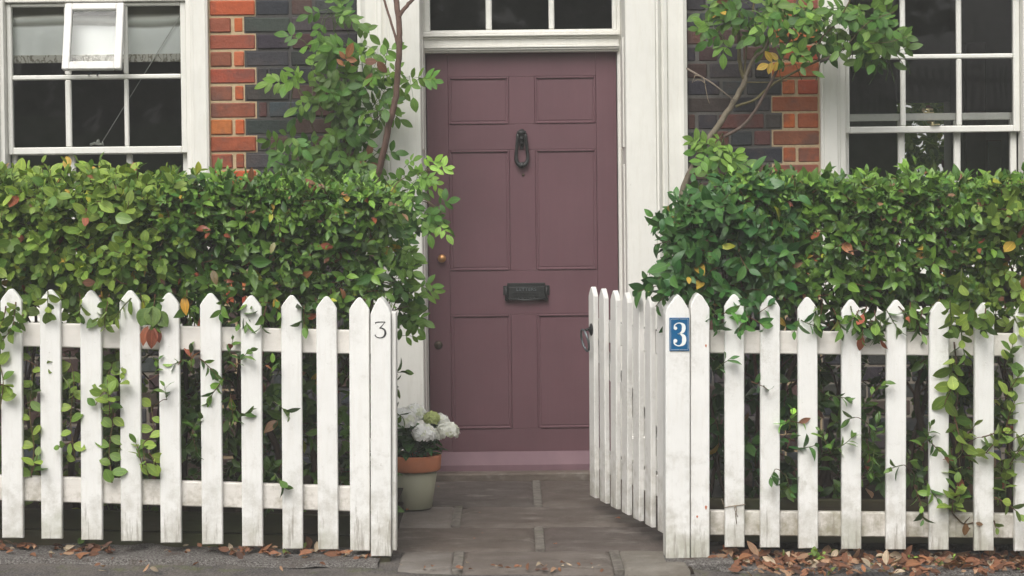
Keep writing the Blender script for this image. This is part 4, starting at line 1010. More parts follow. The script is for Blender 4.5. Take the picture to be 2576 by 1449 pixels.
# ============================================================ HEDGES AND CLIMBERS
def X(u, Y=6.75): return P(u, 600, Y).x
def Z(v, Y=6.75): return P(1288, v, Y).z
def px(s, u, v, Y, du, dv, **k_):            # a shoot starting at a picture point, growing in a picture direction
    if v > 840:
        for a_ in LP+RP:
            if a_[0]-3 < u < a_[1]+3:
                l_ = u < (a_[0]+a_[1])/2; e = a_[0]-4 if l_ else a_[1]+4; g_ = e-16 if l_ else e+16
                s.branch([P(g_, v+46, 6.70), P(g_, v+22, 6.63), P(e, v+8, 6.57), P((e+u)/2, v+1, 6.548), P(u, v, Y-.012)], .0024, .0015, (.15, .10, .05), 4); Y -= .012
    s.shoot(P(u, v, Y), Vector((du, k_.pop('dy', -.25), -dv)), **k_)
# left pale shrub
s = Shrub('gris'); s.hedge(X(-260), X(450), Z(492), Z(488), Z(800), n=740, hole=.24, seed=1, bright=1.12, y0=6.69)
s.trunks([X(-150), X(-40), X(60), X(170), X(280), X(390)], .08, Z(700), 6.95, .012)
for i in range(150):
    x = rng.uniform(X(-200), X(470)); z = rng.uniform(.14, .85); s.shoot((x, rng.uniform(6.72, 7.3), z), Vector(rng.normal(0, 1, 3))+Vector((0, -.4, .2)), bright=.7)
for (u, v, du, dv, n, b, br) in [(-12, 960, .8, .3, 6, 1.2, 1), (0, 1010, .9, -.2, 5, 1.2, 1), (80, 990, -.1, -1, 5, .7, 1), (100, 1140, -.5, -.2, 8, 1.0, 1), (80, 1190, .3, -1, 6, 1, 1), (90, 1110, .9, -.4, 6, 1.1, 1), (175, 1010, 0, -1, 6, .95, 1), (190, 1110, -.1, -.8, 7, .9, 1), (182, 1110, -1, .6, 3, 1.25, 1), (252, 1010, -.5, -1, 6, 1.2, 1), (275, 1050, .1, -1, 9, 1.0, 1), (262, 1100, .1, .9, 7, .95, 1), (295, 980, .5, -1, 5, .9, 1), (275, 1150, .3, 1, 5, 1.2, 1), (358, 1170, -.2, -1, 8, 1.25, 1), (365, 1150, .8, -.2, 5, 1.2, 1), (375, 1140, .6, 1, 4, 1.25, 1), (205, 1095, .4, -.7, 5, .9, 1)][::2]:
    px(s, u, v, 6.565, du, dv, n=max(3, n-2), bright=b*1.05, dy=-.15, size=1.0)
for pts, n_ in (([(78, 1200, 6.60), (85, 1120, 6.59), (75, 1040, 6.6), (82, 940, 6.62), (76, 880, 6.66)], 9), ([(190, 1160, 6.60), (178, 1060, 6.59), (186, 960, 6.61), (175, 900, 6.66)], 9), ([(282, 1215, 6.57), (275, 1130, 6.59), (285, 1040, 6.58), (270, 960, 6.6), (285, 910, 6.65)], 15), ([(375, 1200, 6.565), (360, 1120, 6.565), (385, 1090, 6.6), (378, 1000, 6.62)], 9), ([(0, 1030, 6.56), (8, 960, 6.56), (-5, 900, 6.58)], 6), ([(240, 1020, 6.56), (262, 985, 6.57), (290, 1010, 6.6)], 5)): s.vine(pts, n_, 1.0, 1.15)
for (u, v, du, dv) in [(40, 760, .1, 1), (120, 730, .2, 1), (15, 770, .1, 1), (275, 740, 0, 1), (60, 790, -.5, 1), (200, 740, .2, 1), (330, 750, -.7, .7)]: px(s, u, v, 6.58, du, dv, bright=1.0, dy=-.35, n=7)
for u, v in ((40, 450), (95, 430), (110, 440), (180, 430), (230, 430), (290, 425), (20, 430), (350, 430), (330, 435)): px(s, u, v+45, 6.75, rng.normal(0, .3), -1, bright=1.25, n=5, size=1.1)
# dead twigs
for (u, v, du, dv) in [(92, 920, -.8, -.6), (62, 1000, -.8, -.3), (90, 1000, -.6, .5), (400, 940, 1, 0), (400, 940, -.7, .5)]:
    a = P(u, v, 6.62); s.branch([a, a+Vector((du*.03, -.015, -dv*.03)), a+Vector((du*.06, -.02, -dv*.045))], .0025, .0012, (.20, .11, .08), 4)
r_ = empty('shrub', (X(100), 6.95, .1), 'pale yellow green round leaved shrub at the left end of the hedge', 'shrub')
def fin(s, root, mat):
    for L in (s.lv.V,):
        for i in range(len(L)): L[i] = L[i]-np.array(root.location)
    o = Vector(root.location); s.st.v = [(v[0]-o.x, v[1]-o.y, v[2]-o.z) for v in s.st.v]; s.build(root, mat)
fin(s, r_, M['leaf'])
# left dark hedge
s = Shrub('laurel'); s.hedge(X(330), X(965), Z(488), Z(500), Z(785), n=860, hole=.27, seed=4, y0=6.70)
s.hedge(X(420), X(960), Z(484), Z(496), Z(545), n=330, seed=5, bright=1.55, y0=6.70, size=.68)  # top growth: light from above put into a brighter leaf colour
s.trunks([X(450), X(560), X(660), X(760), X(850), X(920)], .08, Z(700), 6.95, .014)
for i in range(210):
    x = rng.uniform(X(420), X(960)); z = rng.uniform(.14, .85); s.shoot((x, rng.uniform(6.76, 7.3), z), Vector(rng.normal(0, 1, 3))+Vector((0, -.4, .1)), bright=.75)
for (u, v, du, dv, n, b) in [(480, 940, .1, -1, 7, .9), (500, 900, .5, .2, 7, 1), (470, 905, -.6, .1, 5, 1.3), (575, 900, .2, -.6, 6, 1.4), (590, 930, .3, -.5, 6, 1.1), (565, 950, -.3, .5, 7, 1.5), (580, 990, .1, .8, 6, 1.2), (480, 1100, .2, -.8, 7, .9), (485, 1080, .1, .9, 7, .8), (590, 1060, .5, -.3, 6, .95), (680, 950, .1, -1, 5, 1.1), (690, 1010, .4, .3, 5, .9), (690, 1190, .3, .4, 5, .9), (420, 1005, -.1, -.8, 5, .9), (390, 940, .2, -.6, 4, 1.2)]:
    px(s, u, v, 6.575, du, dv, n=n, bright=b, dy=-.12, size=.8)
for (u, v, du, dv) in [(560, 740, .2, 1), (620, 750, -.1, 1), (670, 770, -.3, 1), (390, 740, 0, 1), (385, 770, .2, 1), (765, 770, 0, 1), (690, 745, .3, 1), (470, 730, .3, 1), (600, 760, .4, 1), (430, 750, -.4, 1)]: px(s, u, v, 6.60, du, dv, dy=-.3, n=6, bright=1.1)
s.lv.add([P(383, 822, 6.555), P(372, 820, 6.56), P(390, 825, 6.56), P(463, 745, 6.56)], [(0, -.2, -1), (-.3, -.2, -1), (.4, -.2, -1), (.15, -.3, -1)], [(0.3, -1, 0), (-.3, -1, .1), (.6, -1, 0), (.1, -1, 0)], [.085, .08, .06, .075], [.045, .035, .03, .032], [(.22, .065, .035), (.28, .09, .045), (.19, .05, .03), (.50, .26, .03)], .5, .3, .9, .8)
s.lv.add([P(372, 775, 6.56), P(385, 770, 6.555), P(395, 785, 6.56), P(535, 680, 6.56), P(290, 545, 6.58), P(690, 610, 6.58)], [(-.4, -.2, -1), (0, -.2, -1), (.6, -.2, -.8), (.3, -.3, -1), (1, -.2, -.2), (-.3, -.3, -1)], [(0, -1, .2)]*6, [.075, .08, .07, .06, .07, .045], [.06, .065, .055, .028, .045, .02], [(.10, .17, .04), (.13, .2, .05), (.10, .16, .04), (.14, .10, .04), (.16, .26, .06), (.24, .22, .09)], .3, .2, .8, .7)
r_ = empty('hedge', (X(650), 6.95, .1), 'dark green clipped hedge with small pointed leaves left of the front door', 'hedge'); fin(s, r_, M['glossleaf'])
# right camellia
s = Shrub('camellia'); s.hedge(X(1690), X(1960), Z(540), Z(492), Z(780), n=270, hole=.42, seed=8, y0=6.66)
s.trunks([X(1760), X(1850), X(1900)], .08, Z(700), 6.9, .010, .35)
for (pts, r0) in [([(1905, 860), (1880, 770), (1862, 700)], .006), ([(1905, 960), (1890, 850), (1870, 760)], .007)]:
    s.branch([P(u, v, 6.72) for u, v in pts], r0, r0*.6, (.12, .06, .045))
for (u, v, du, dv) in [(1720, 600, -1, .3), (1710, 660, -1, .4), (1715, 720, -1, .5), (1730, 540, -1, -.1), (1710, 700, -1, .1), (1725, 760, -.9, .6), (1700, 640, -.7, .9)]: px(s, u, v, 6.72, du, dv, dy=-.2, n=7, droop=.1)
for (u, v, du, dv) in [(1785, 770, .6, .5), (1810, 790, 0, .8), (1800, 785, -.5, .6), (1790, 790, .2, 1), (1815, 790, .8, -.2), (1880, 790, -.2, .9), (1890, 800, .7, .4), (1885, 795, -.6, .5), (1905, 790, .8, -.4), (2010, 800, -.3, .8), (2015, 805, .9, .5)]: px(s, u, v, 6.575, du, dv, dy=-.35, n=4, size=.8, bright=1.7)
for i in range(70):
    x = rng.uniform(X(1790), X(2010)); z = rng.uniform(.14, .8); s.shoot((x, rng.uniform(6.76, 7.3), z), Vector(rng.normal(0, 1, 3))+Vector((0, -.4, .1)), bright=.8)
for (u, v, du, dv, n) in [(1800, 930, .3, -.4, 5), (1980, 1130, .2, -.6, 4), (2000, 1130, .6, -.2, 4), (1975, 1190, .1, .9, 4), (1950, 1180, -.1, .3, 3), (1890, 960, .3, .1, 4)]: px(s, u, v, 6.575, du, dv, n=n, dy=-.12, size=.85, bright=1.1)
r_ = empty('camellia', (X(1820), 6.9, .1), 'dark glossy drooping evergreen shrub right beside the gate post with the blue plate', 'shrub'); fin(s, r_, M['glossleaf'])
# right hedge
s = Shrub('laurel'); s.hedge(X(1870), X(2560), Z(486), Z(500), Z(800), n=860, hole=.24, seed=12, y0=6.69, bright=1.1)
s.hedge(X(1850), X(2600), Z(480), Z(494), Z(548), n=330, seed=15, bright=1.5, y0=6.70, size=.72)  # brighter leaf colour along the top, painted in as light
s.trunks([X(1960), X(2060), X(2160), X(2300), X(2330), X(2440)], .08, Z(700), 6.95, .016)
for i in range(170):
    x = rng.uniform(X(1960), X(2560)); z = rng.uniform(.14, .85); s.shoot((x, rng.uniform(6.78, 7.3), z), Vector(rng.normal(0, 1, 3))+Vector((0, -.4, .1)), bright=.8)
for (u, v, du, dv, n, b) in [(1990, 1060, -.8, .2, 4, 3.2), (1990, 1060, .2, -.9, 3, 3.6), (1990, 1060, .9, 0, 3, 3.2), (2080, 990, .2, .1, 6, 1.2), (2090, 1140, -.3, -.7, 7, 1.2), (2100, 1130, .6, -.2, 6, 1.2), (2150, 1050, -.6, .1, 3, 1), (2190, 1000, .3, -.6, 5, .9), (2200, 1130, -.2, .5, 8, 1), (2195, 1120, .2, -.9, 7, 1), (2270, 1170, -.9, .1, 4, 1), (2280, 1170, .2, -1, 3, .9), (2320, 1130, .1, -.8, 7, .9), (2330, 1100, .4, .6, 8, 1.2), (2300, 1220, .2, .8, 8, 1.1), (2330, 1210, .4, .9, 6, 1.3)]:
    px(s, u, v, 6.575, du, dv, n=n, bright=b, dy=-.12, size=.85, brown=.02)
for (u, v, du, dv) in [(2180, 770, -.4, 1), (2200, 780, .2, 1), (2190, 800, 0, 1), (2230, 780, .4, 1), (2290, 760, 0, 1), (2160, 780, -.6, .8), (2050, 770, 0, 1), (2095, 775, .2, 1), (2140, 770, .1, 1), (2260, 770, .5, .9), (2320, 780, -.2, 1), (2170, 800, 0, 1), (2215, 800, -.1, 1), (2300, 790, .3, 1)]: px(s, u, v, 6.58, du, dv, dy=-.3, n=6)
r_ = empty('hedge', (X(2200), 6.95, .1), 'clipped mixed green hedge with a few brown leaves below the right window', 'hedge'); fin(s, r_, M['glossleaf'])
# pale shrub far right, trailing down over the fence
s = Shrub('gris'); s.hedge(X(2450), X(2760), Z(515), Z(500), Z(820), n=210, hole=.24, seed=21, bright=.95, y0=6.66)
s.trunks([X(2460), X(2560), X(2660)], .08, Z(700), 6.95, .012)
for (u, v, n) in [(2390, 780, 0), (2420, 850, 0), (2395, 920, 0), (2440, 780, 0), (2480, 800, 0), (2405, 980, 0), (2400, 1070, 0), (2550, 820, 0), (2420, 700, 0)]:
    px(s, u, v-25, 6.565, rng.normal(0, .35), 1, dy=-.25, n=7, size=1.2, bright=.95, droop=.05)
for (u, v, du, dv, n) in [(2410, 1130, .3, -.6, 6), (2420, 1150, .8, -.3, 5), (2395, 1290, 0, -1, 9), (2400, 1290, .3, -.8, 6), (2410, 1200, -.1, -1, 5), (2480, 1140, .3, -.7, 6), (2530, 1000, .1, -1, 7), (2530, 1080, .1, -.9, 8), (2520, 1140, .8, -.2, 7), (2540, 1170, .3, -.7, 7), (2530, 1240, 0, -.8, 8), (2500, 1250, .4, .2, 6), (2560, 1100, .3, -.2, 6), (2500, 1310, .1, .9, 2), (2470, 1100, .5, -.2, 6), (2530, 920, .2, -.7, 7)]:
    px(s, u, v, 6.565, du, dv, n=n, dy=-.12, size=1.05, bright=1.0)
for pts in [[(2400, 860), (2410, 980), (2400, 1080), (2415, 1180), (2400, 1290)], [(2440, 1330), (2425, 1320), (2440, 1300)], [(2395, 1290), (2425, 1318), (2460, 1310), (2490, 1300)], [(2540, 1060), (2535, 1180), (2500, 1200), (2475, 1140)]]:
    s.branch([P(u, v, 6.60) for u, v in pts], .0032, .0015, (.13, .085, .05), 5)
s.lv.add([P(2430, 1316, 6.575), P(2455, 1315, 6.575)], [(-.1, -.1, -1), (1, -.1, -.3)], [(0, -1, .1)]*2, [.05, .03], [.026, .015], [(.17, .09, .04), (.2, .12, .07)], .3, .3, .9, .8)
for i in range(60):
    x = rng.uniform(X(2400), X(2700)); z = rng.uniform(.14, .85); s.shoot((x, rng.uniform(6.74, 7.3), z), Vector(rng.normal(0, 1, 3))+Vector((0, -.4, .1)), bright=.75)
r_ = empty('shrub', (X(2520), 6.95, .1), 'pale green round leaved shrub trailing over the far right fence boards', 'shrub'); fin(s, r_, M['leaf'])

# climbing roses
def rose(stems, blobs, root, Yl=8.05):
    s = Shrub('rose')
    for pts, r0, r1, col in stems: s.branch([P(u, v, Y) for u, v, Y in pts], r0, r1, col, 9)
    for (u0, v0, ru, rv_, n, br) in blobs:
        for i in range(n):
            a = rng.uniform(0, 2*PI); r = math.sqrt(rng.random()); u = u0+ru*r*math.cos(a); v = v0+rv_*r*math.sin(a); Y = Yl+rng.uniform(-.14, .10)
            q = P(u, v, Y); d = Vector((rng.normal(0, .8)+.5*math.cos(a), rng.normal(-.3, .35), rng.normal(-.1, .6)))
            tw = q-d.normalized()*.06+Vector((0, .03, -.03)); 
            if rng.random() < .5: s.st.tube([tw+Vector((rng.normal(0, .03), .03, -.07)), tw, q], [.0022, .0018, .0014], 4, col=(.10, .16, .05), cap=False)
            s.compound(q, d, n=5 if rng.random() < .7 else 3, bright=br*rng.uniform(.8, 1.25))
    fin(s, root, M['leaf'])
brn = (.155, .095, .075); grn = (.15, .13, .06)
r_ = empty('climbing_rose', P(940, 1000, 8.08), 'climbing rose with a bare brown stem rising left of the front door', 'climbing plant')
rose([([(925, 1100, 8.12), (930, 800, 8.10), (938, 560, 8.02), (945, 470, 7.94), (960, 400, 7.90), (978, 320, 7.88), (994, 255, 7.88), (1000, 190, 7.88), (1004, 120, 7.88), (1003, 55, 7.90), (992, -30, 7.95), (985, -120, 8.0)], .0165, .0125, brn),
      ([(1003, 45, 7.9), (1018, 20, 7.92), (1042, -5, 8.03), (1075, -35, 8.02)], .010, .007, brn), ([(1000, 112, 7.89), (985, 60, 7.95), (964, -10, 8.03), (955, -60, 8.02)], .006, .005, brn),
      ([(915, 308, 8.1), (945, 300, 8.06), (965, 280, 8.04)], .0035, .002, brn), ([(905, 640, 8.12), (880, 480, 8.12), (860, 300, 8.12), (850, 120, 8.1)], .006, .003, grn), ([(905, 640, 8.12), (850, 480, 8.12), (790, 330, 8.1), (740, 200, 8.08)], .005, .002, grn), ([(850, 450, 8.12), (900, 260, 8.1), (935, 150, 8.08)], .005, .002, grn),
      ([(935, 600, 8.02), (1000, 530, 7.9), (1060, 500, 7.85), (1105, 530, 7.8)], .004, .0018, grn), ([(940, 480, 8.0), (1000, 455, 7.95), (1060, 432, 7.9), (1085, 425, 7.88)], .003, .0016, grn), ([(960, 800, 7.4), (990, 740, 7.3), (1020, 690, 7.25), (1040, 660, 7.2)], .003, .0015, (.16, .09, .05))],
     [(868, 120, 36, 95, 17, .95), (885, 235, 36, 85, 20, .85), (850, 300, 42, 90, 19, .8), (765, 165, 30, 20, 3, 1.0), (735, 205, 32, 14, 4, 1.1), (800, 235, 35, 30, 6, 1.0), (720, 350, 40, 18, 6, 1.0), (770, 380, 40, 30, 9, 1.0), (880, 395, 70, 45, 24, .85), (945, 135, 32, 22, 5, 1.25), (955, 205, 32, 35, 11, 1.2), (925, 275, 40, 25, 6, 1.1), (1030, 192, 30, 10, 4, 1.1), (775, 110, 22, 12, 3, 1.0), (840, 35, 35, 18, 6, 1.1), (800, 445, 90, 22, 20, 1.1)], r_)
# nearer sprays of the same rose leaning over the path
s = Shrub('rose')
for (u0, v0, ru, rv_, n, br, Y) in [(1000, 450, 50, 26, 12, 1.2, 7.4), (1060, 430, 28, 10, 5, 1.8, 7.4), (1000, 530, 36, 34, 11, 1.0, 7.4), (1060, 530, 40, 22, 9, 1.1, 7.4), (1100, 560, 15, 12, 2, 1.1, 7.3), (1010, 710, 25, 40, 7, 1.3, 7.1), (1020, 760, 30, 40, 14, 1.0, 7.1), (985, 640, 25, 50, 14, .9, 7.0), (1010, 850, 10, 20, 1, 1.1, 7.1), (955, 560, 34, 60, 16, .8, 7.1)]:
    for i in range(n):
        u, v = u0+rng.normal(0, ru*.5), v0+rng.normal(0, rv_*.5); s.compound(P(u, v, Y+rng.uniform(-.1, .1)), (rng.normal(.4, .6), rng.normal(-.3, .3), rng.normal(0, .5)), n=5, bright=br*rng.uniform(.85, 1.2), size=.85)
for pts in ([(960, 640, 7.1), (1000, 530, 7.3), (1060, 505, 7.4), (1110, 540, 7.35)], [(950, 560, 7.1), (1000, 460, 7.3), (1060, 435, 7.4), (1090, 428, 7.4)], [(975, 820, 7.0), (1000, 745, 7.1), (1022, 690, 7.1), (1040, 660, 7.1)]):
    s.branch([P(*p) for p in pts], .003, .0014, (.15, .12, .05), 5)
s.trunks([X(905, 7.1)], .08, Z(760, 7.1), 7.1, .008, .1)
r_ = empty('rose_bush', P(958, 1300, 7.1), 'loose leafy rose shoots leaning from the left hedge across the door frame', 'plant'); fin(s, r_, M['leaf'])
r_ = empty('climbing_rose', P(1700, 1000, 8.1), 'climbing rose with forked woody stems trained over the brick by the right window', 'climbing plant')
gb_ = (.21, .18, .13)
rose([([(1700, 1100, 8.15), (1700, 760, 8.12), (1708, 600, 8.1), (1716, 500, 8.1), (1738, 430, 8.1), (1786, 345, 8.1), (1838, 270, 8.1), (1872, 207, 8.1), (1873, 190, 8.1)], .0185, .012, gb_),
      ([(1873, 200, 8.1), (1860, 150, 8.1), (1858, 80, 8.1), (1850, -40, 8.1)], .010, .007, grn), ([(1873, 200, 8.1), (1895, 150, 8.08), (1925, 120, 8.06), (1950, 60, 8.04), (1975, -20, 8.02)], .009, .006, gb_), ([(1873, 190, 8.1), (1880, 100, 8.1), (1895, 20, 8.1), (1900, -40, 8.1)], .005, .004, grn),
      ([(1822, 345, 8.1), (1870, 315, 8.1), (1905, 270, 8.08), (1935, 215, 8.06), (1965, 150, 8.05), (1990, 80, 8.04), (2010, -20, 8.0)], .008, .0055, (.15, .11, .09)), ([(1850, 268, 8.1), (1900, 250, 8.08), (1945, 212, 8.06), (2030, 165, 8.02), (2100, 138, 8.0)], .0065, .005, grn),
      ([(1876, 207, 8.1), (1930, 207, 8.08), (1980, 203, 8.06)], .0035, .0025, grn), ([(2062, 155, 8.0), (2085, 147, 7.99), (2103, 138, 7.98)], .007, .0065, (.13, .11, .10)), ([(2100, 140, 8.0), (2130, 115, 7.95), (2180, 60, 7.9), (2250, 30, 7.88)], .004, .002, grn), ([(2060, 150, 8.0), (2065, 100, 7.98), (2110, 50, 7.95), (2150, -20, 7.9)], .005, .003, grn),
      ([(2180, 110, 7.9), (2240, 105, 7.88), (2285, 90, 7.86)], .002, .001, grn)],
     [(1880, 22, 85, 26, 20, 1.0), (1825, 80, 38, 22, 7, 1.1), (1970, 75, 50, 45, 16, 1.0), (2000, 20, 60, 22, 10, 1.2), (2090, 35, 50, 32, 16, 1.0), (2165, 50, 50, 50, 24, .95), (2225, 55, 35, 55, 12, 1.0), (2190, 120, 45, 26, 14, .8), (1985, 165, 20, 22, 4, 1.0), (1805, 380, 46, 40, 22, 1.25), (2245, 145, 25, 15, 3, 1.0), (2075, 100, 40, 18, 5, .9)], r_)
mb = MB(); mb.tube([P(1727, 172, 8.12), P(1790, 208, 8.09), P(1850, 255, 8.07)], [.0045, .004, .0025], 6, col=(.30, .25, .2)); mb.build
tw = tag(mb.build('cane', M['bark']), 'grey dead cane slanting between the right pilaster and the rose stem', 'cane')
mb = MB(); a = P(1765, 192, 8.08); mb.tube([a, a+Vector((-.03, -.01, .005)), a+Vector((-.045, -.01, -.03)), a+Vector((-.02, -.01, -.015)), a+Vector((0, -.01, -.02)), a+Vector((.02, -.01, -.04))], .0018, 5)
a = P(1770, 200, 8.08); mb.tube([a+Vector((0, 0, .01)), a+Vector((.01, -.01, -.05)), a+Vector((.018, -.01, -.09)), a+Vector((.025, -.01, -.11))], .0016, 5)
tag(mb.build('garden_string', M['twine']), 'loose brown string tied to the dead cane on the dark brick', 'string')

# back garden bush seen through the house
s = Shrub('gris'); bc = F(2330, 400, 13.2)
for i in range(1000): 
    q = HM @ Vector((bc.x+rng.uniform(-.6, .6), 13.2-YW+rng.uniform(0, 1.2), rng.uniform(.2, 3.6))); s.shoot(q, Vector(rng.normal(0, 1, 3))+Vector((0, -.5, .3)), stem=False, bright=1.0, size=1.6)
s.trunks([bc.x], -.1, 1.2, 13.5, .02)
r_ = empty('garden_shrub', (bc.x, 13.5, -.1), 'bright green shrub of the back garden seen through the right window', 'shrub'); fin(s, r_, M['leaf'])

# ============================================================ SMALL THINGS
# leaf litter
def litter(boxes, name, label):
    L = Leaves()
    for (u0, u1, va, vb, n, sz) in boxes:
        u = rng.uniform(u0, u1, n); v = rng.uniform(va, vb, n); pos = []
        for a, b in zip(u, v):
            # walk down the ray through this picture point to the verge surface
            d = P(a, b, 10)-EYE; x = 0
            for _ in range(3): t = (gz(EYE.x+d.x*(x or .65))+.006-EYE.z)/d.z; x = t
            q = EYE+d*t; q.y = min(q.y, 6.72); q.z = gz(q.x)+rng.uniform(.006, .022); pos.append(q)
        dr_ = np.stack([rng.normal(0, 1, n), rng.normal(0, 1, n), rng.normal(0.05, .25, n)], 1); nr = np.stack([rng.normal(0, .45, n), rng.normal(-.3, .45, n), np.ones(n)], 1)
        pc_ = np.array([[.27, .12, .065], [.20, .09, .05], [.38, .23, .14], [.48, .38, .27], [.13, .07, .05], [.34, .15, .07], [.16, .20, .05]])[rng.choice(7, n, p=[.24, .2, .2, .12, .12, .09, .03])]
        ln = rng.uniform(.022, .062, n)*sz; L.add(pos, dr_, nr, ln, ln*rng.uniform(.4, .65, n), pc_*rng.uniform(.6, 1.1, (n, 1)), rng.uniform(-.1, .9, n), rng.uniform(-.7, .9, n), .9, .8)
    o = L.build(name, M['deadleaf']); return tag(o, label, 'fallen leaves', kind='stuff')
litter([(-60, 70, 1372, 1386, 16, 1), (70, 280, 1380, 1400, 34, 1), (560, 830, 1385, 1400, 36, 1.1), (0, 900, 1380, 1395, 40, .7), (200, 900, 1402, 1440, 14, .7), (850, 935, 1392, 1404, 10, 1)], 'leaf_litter', 'scattered dry leaves at the foot of the left fence')
litter([(1800, 2620, 1400, 1426, 380, 1.05), (1950, 2620, 1418, 1436, 130, 1), (1850, 2620, 1430, 1447, 90, .8), (1790, 1900, 1390, 1410, 24, 1)], 'leaf_litter', 'thick drift of brown leaves at the foot of the right fence')
litter([(1000, 1560, 1424, 1436, 34, .5), (1190, 1210, 1360, 1370, 0, .6), (1470, 1600, 1275, 1283, 0, .8)], 'leaf_litter', 'small leaf crumbs along the front edge of the stone path')
L = Leaves()
for u, v, s_ in ((1022, 1288, .022), (1205, 1295, .012), (1560, 1312, .03), (1215, 1347, .014), (1190, 1360, .010), (1400, 1375, .025), (1090, 1430, .03), (1100, 1228, .012)):
    q = P(u, v, gy(v)); q.z = .010; L.add([q], [(rng.normal(), rng.normal(), .1)], [(0.1, -.3, 1)], s_, s_*.5, [(.38, .14, .06)], .5, .5, .9, .8)
tag(L.build('path_leaves', M['deadleaf']), 'a few tiny orange leaves lying on the stone flags', 'fallen leaves', kind='stuff')
# weeds at the foot of the right fence
for (u, v, lab) in ((2050, 1412, 'small bright weed sprouting from the brown leaves near the gate post'), (2290, 1425, 'tiny weed sprouting from brown leaves under the middle of the right fence'), (2405, 1432, 'low weed in the brown leaves below the trailing pale shrub')):
    s = Shrub('gris'); q = P(u, v, 6.56); q.z = gz(q.x)+.0; k_ = .6 if u == 2050 else .4
    for i in range(3 if u == 2050 else 2): s.shoot(q, (rng.normal(0, .4), -.2, 1), length=.045*k_*2, n=4, size=k_, bright=1.1)
    r_ = empty('weed', q, lab, 'weed'); fin(s, r_, M['leaf'])
# cardboard box
q = P(2400, 1225, 7.05); bxo = empty('cardboard_box', (q.x, 7.05, .115), 'brown cardboard fruit box with red print half hidden behind the right fence', 'box')
tp = P(2400, 1140, 7.05).z-.115; mb = MB(); mb.box(-.13, .17, 0, .22, 0, tp, .003); mb.build('carton', M['card'], bxo)
zt_ = P(2400, 1177, 7.05).z-.115
t = text_mesh('organic fruit', .042, .0006, 'lettering', M['cardred'], bxo); t.location = (0.01, -.001, zt_); t.rotation_euler = (PI/2, 0, 0)
t = text_mesh('packed in the box', .018, .0006, 'small_lettering', M['cardred'], bxo); t.location = (.03, -.001, P(2400, 1205, 7.05).z-.115); t.rotation_euler = (PI/2, 0, 0)
for xx in (-.06, .03): mb = MB(); mb.lathe([(0, .0012), (.014, .0012), (.014, 0)], (xx, 0, zt_+.055), 16, 'y'); mb.build('vent_hole', M['black'], bxo)
# lantern with red ball
q = P(1897, 1150, 7.2); lo = empty('garden_lantern', (q.x, 7.2, .11), 'small arched wire lantern holding a red ball behind the right fence', 'lantern')
mb = MB(); hgt_ = P(1897, 1095, 7.2).z-.11; b_ = P(1897, 1160, 7.2).z-.11
for dy in (0, .05):
    pts = [(-.028, dy, b_), (-.028, dy, hgt_-.03)]+[(-.028*math.cos(a), dy, hgt_-.03+.028*math.sin(a)) for a in np.linspace(.3, PI-.3, 6)]+[(.028, dy, hgt_-.03), (.028, dy, b_), (-.028, dy, b_)]
    mb.tube(pts, .003, 6)
mb.tube([(0, .025, 0), (0, .025, b_)], .004, 6); mb.box(-.03, .03, -.005, .055, b_-.006, b_, .002); mb.build('wire_frame', M['ironworn'], lo)
mb = MB(); mb.lathe([(0, 0), (.014, .004), (.020, .018), (.014, .034), (0, .038)], (0.002, .025, b_+.001), 20); mb.build('ball', M['red'], lo)
# white plant pot behind fence
q = P(1797, 1195, 7.1); mb = MB(); z1 = P(1797, 1135, 7.1).z; wp_ = empty('plant_pot', (q.x, 7.1, .11), 'small white pot on the soil just behind the right gate post', 'plant pot')
mb.lathe([(0, 0), (.035, 0), (.045, z1-.125), (.05, z1-.125), (.05, z1-.11), (.042, z1-.11), (.038, z1-.13), (0, z1-.13)], (0, 0, 0), 24); mb.build('pot_shell', M['enamelwhite'], wp_)
# black drain cover
a = P(2160, 1449, 6.35); mb = MB(); mb.box(a.x, a.x+.115, 6.24, 6.40, gz(a.x)-.02, gz(a.x)+.006, .004)
for i in range(5): mb.box(a.x+.012+i*.02, a.x+.02+i*.02, 6.26, 6.38, gz(a.x)+.0062, gz(a.x)+.009, .001)
tag(mb.build('drain_cover', M['black']), 'small black drain cover at the edge of the brown leaves on the right', 'drain cover')
# pale concrete footing under right post
mb = MB(); mb.box(P(1668, 1412, 6.5).x, P(1850, 1412, 6.5).x, 6.47, 6.62, -.08, gz(.7)+.022, .012); mb.v = [(v[0], v[1], v[2]+.006*noise.noise(Vector((v[0]*20, v[1]*20, 0)))) for v in mb.v]
tag(mb.build('concrete_footing', M['grit']), 'rough pale concrete footing under the right gate post', 'footing')

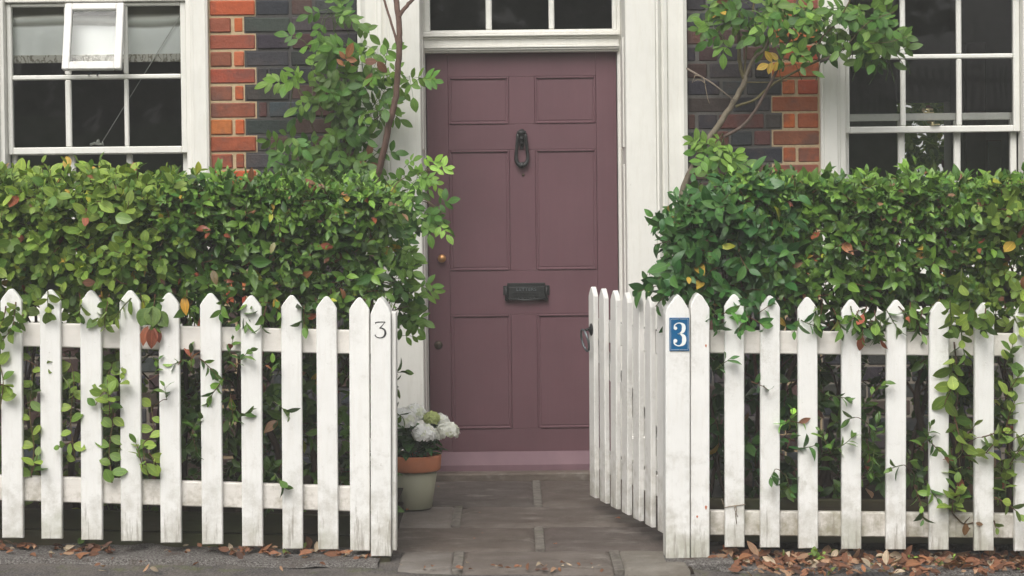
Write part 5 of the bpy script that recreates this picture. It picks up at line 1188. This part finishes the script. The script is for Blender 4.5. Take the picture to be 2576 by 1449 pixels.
# the wooded park across the road, seen only as dark reflections in the panes
L = Leaves(); n_ = 9000
cxs = rng.uniform(-34, 34, 46); czs = rng.uniform(2.5, 9.5, 46); cys = rng.uniform(-30, -20, 46); pk = rng.integers(0, 46, n_)
v3 = rng.normal(0, 1, (n_, 3)); v3 /= np.linalg.norm(v3, axis=1, keepdims=True); rad = rng.uniform(.4, 1, (n_, 1))**.6*4.2
ps = np.stack([cxs[pk], cys[pk], czs[pk]], 1)+v3*rad; ps[:, 2] = np.abs(ps[:, 2])
tt = rng.random((n_, 1)); L.add(ps, rng.normal(0, 1, (n_, 3)), v3+np.array((0, .4, .4)), .95, .6, np.array((.04, .07, .02))*(1-tt)+np.array((.10, .13, .04))*tt, .2, .3, .9, .8, K=2)
wd = empty('woodland', (0, -25, -.1)); tag(wd, kind='stuff')
for i in range(len(L.V)): L.V[i] = L.V[i]-np.array((0, -25, -.1))
L.build('foliage', M['leaf'], wd); mb = MB()
for i in range(46): mb.tube([(cxs[i], cys[i]+25, 0), (cxs[i]+.2, cys[i]+25, czs[i]+.5)], [.22, .12], 7, col=(.08, .06, .045))
mb.build('trunks', M['bark'], wd)

# the park bank with a pale slatted fence, also only in the panes
mb = MB(); mb.quad((-40, -3.4, -.13), (40, -3.4, -.13), (40, -13, 2.7), (-40, -13, 2.7)); mb.quad((-40, -13, 2.7), (40, -13, 2.7), (40, -60, 2.9), (-40, -60, 2.9))
tag(mb.build('grass_bank', M['grass'], fixn=False), kind='structure')
pf = empty('slatted_fence', (6.5, -12, 2.4)); tag(pf, 'pale slatted fence on the park bank, a faint reflection in the right window', 'fence')
for z in (.25, .8): mb = MB(); mb.box(-3.2, 3.2, -.05, -.02, z, z+.08, .004); mb.build('rail', M['timber'], pf)
for i in range(54):
    mb = MB(); mb.box(-.03, .03, -.0175, 0, 0, 1.05+.02*math.sin(i*1.7), .004); o = mb.build('slat', M['gatepaint'], pf); o.location = (-3.15+i*.118, 0, 0); o.rotation_euler = (0, rng.normal(0, .02), 0)

# thin scattering volume, added to lift the blacks to a faded tone
mb = MB(); mb.box(-905, 905, -905, 905, -1.2, 16, .01)
hz = mb.build('added_haze', []); tag(hz, kind='stuff')
m = bpy.data.materials.new('black lift veil'); m.use_nodes = True; t = m.node_tree; t.nodes.clear()
pv = t.nodes.new('ShaderNodeVolumePrincipled'); pv.inputs['Color'].default_value = (.96, .95, .90, 1); pv.inputs['Density'].default_value = LIFT_HAZE
oo = t.nodes.new('ShaderNodeOutputMaterial'); t.links.new(pv.outputs[0], oo.inputs['Volume']); hz.data.materials.append(m)
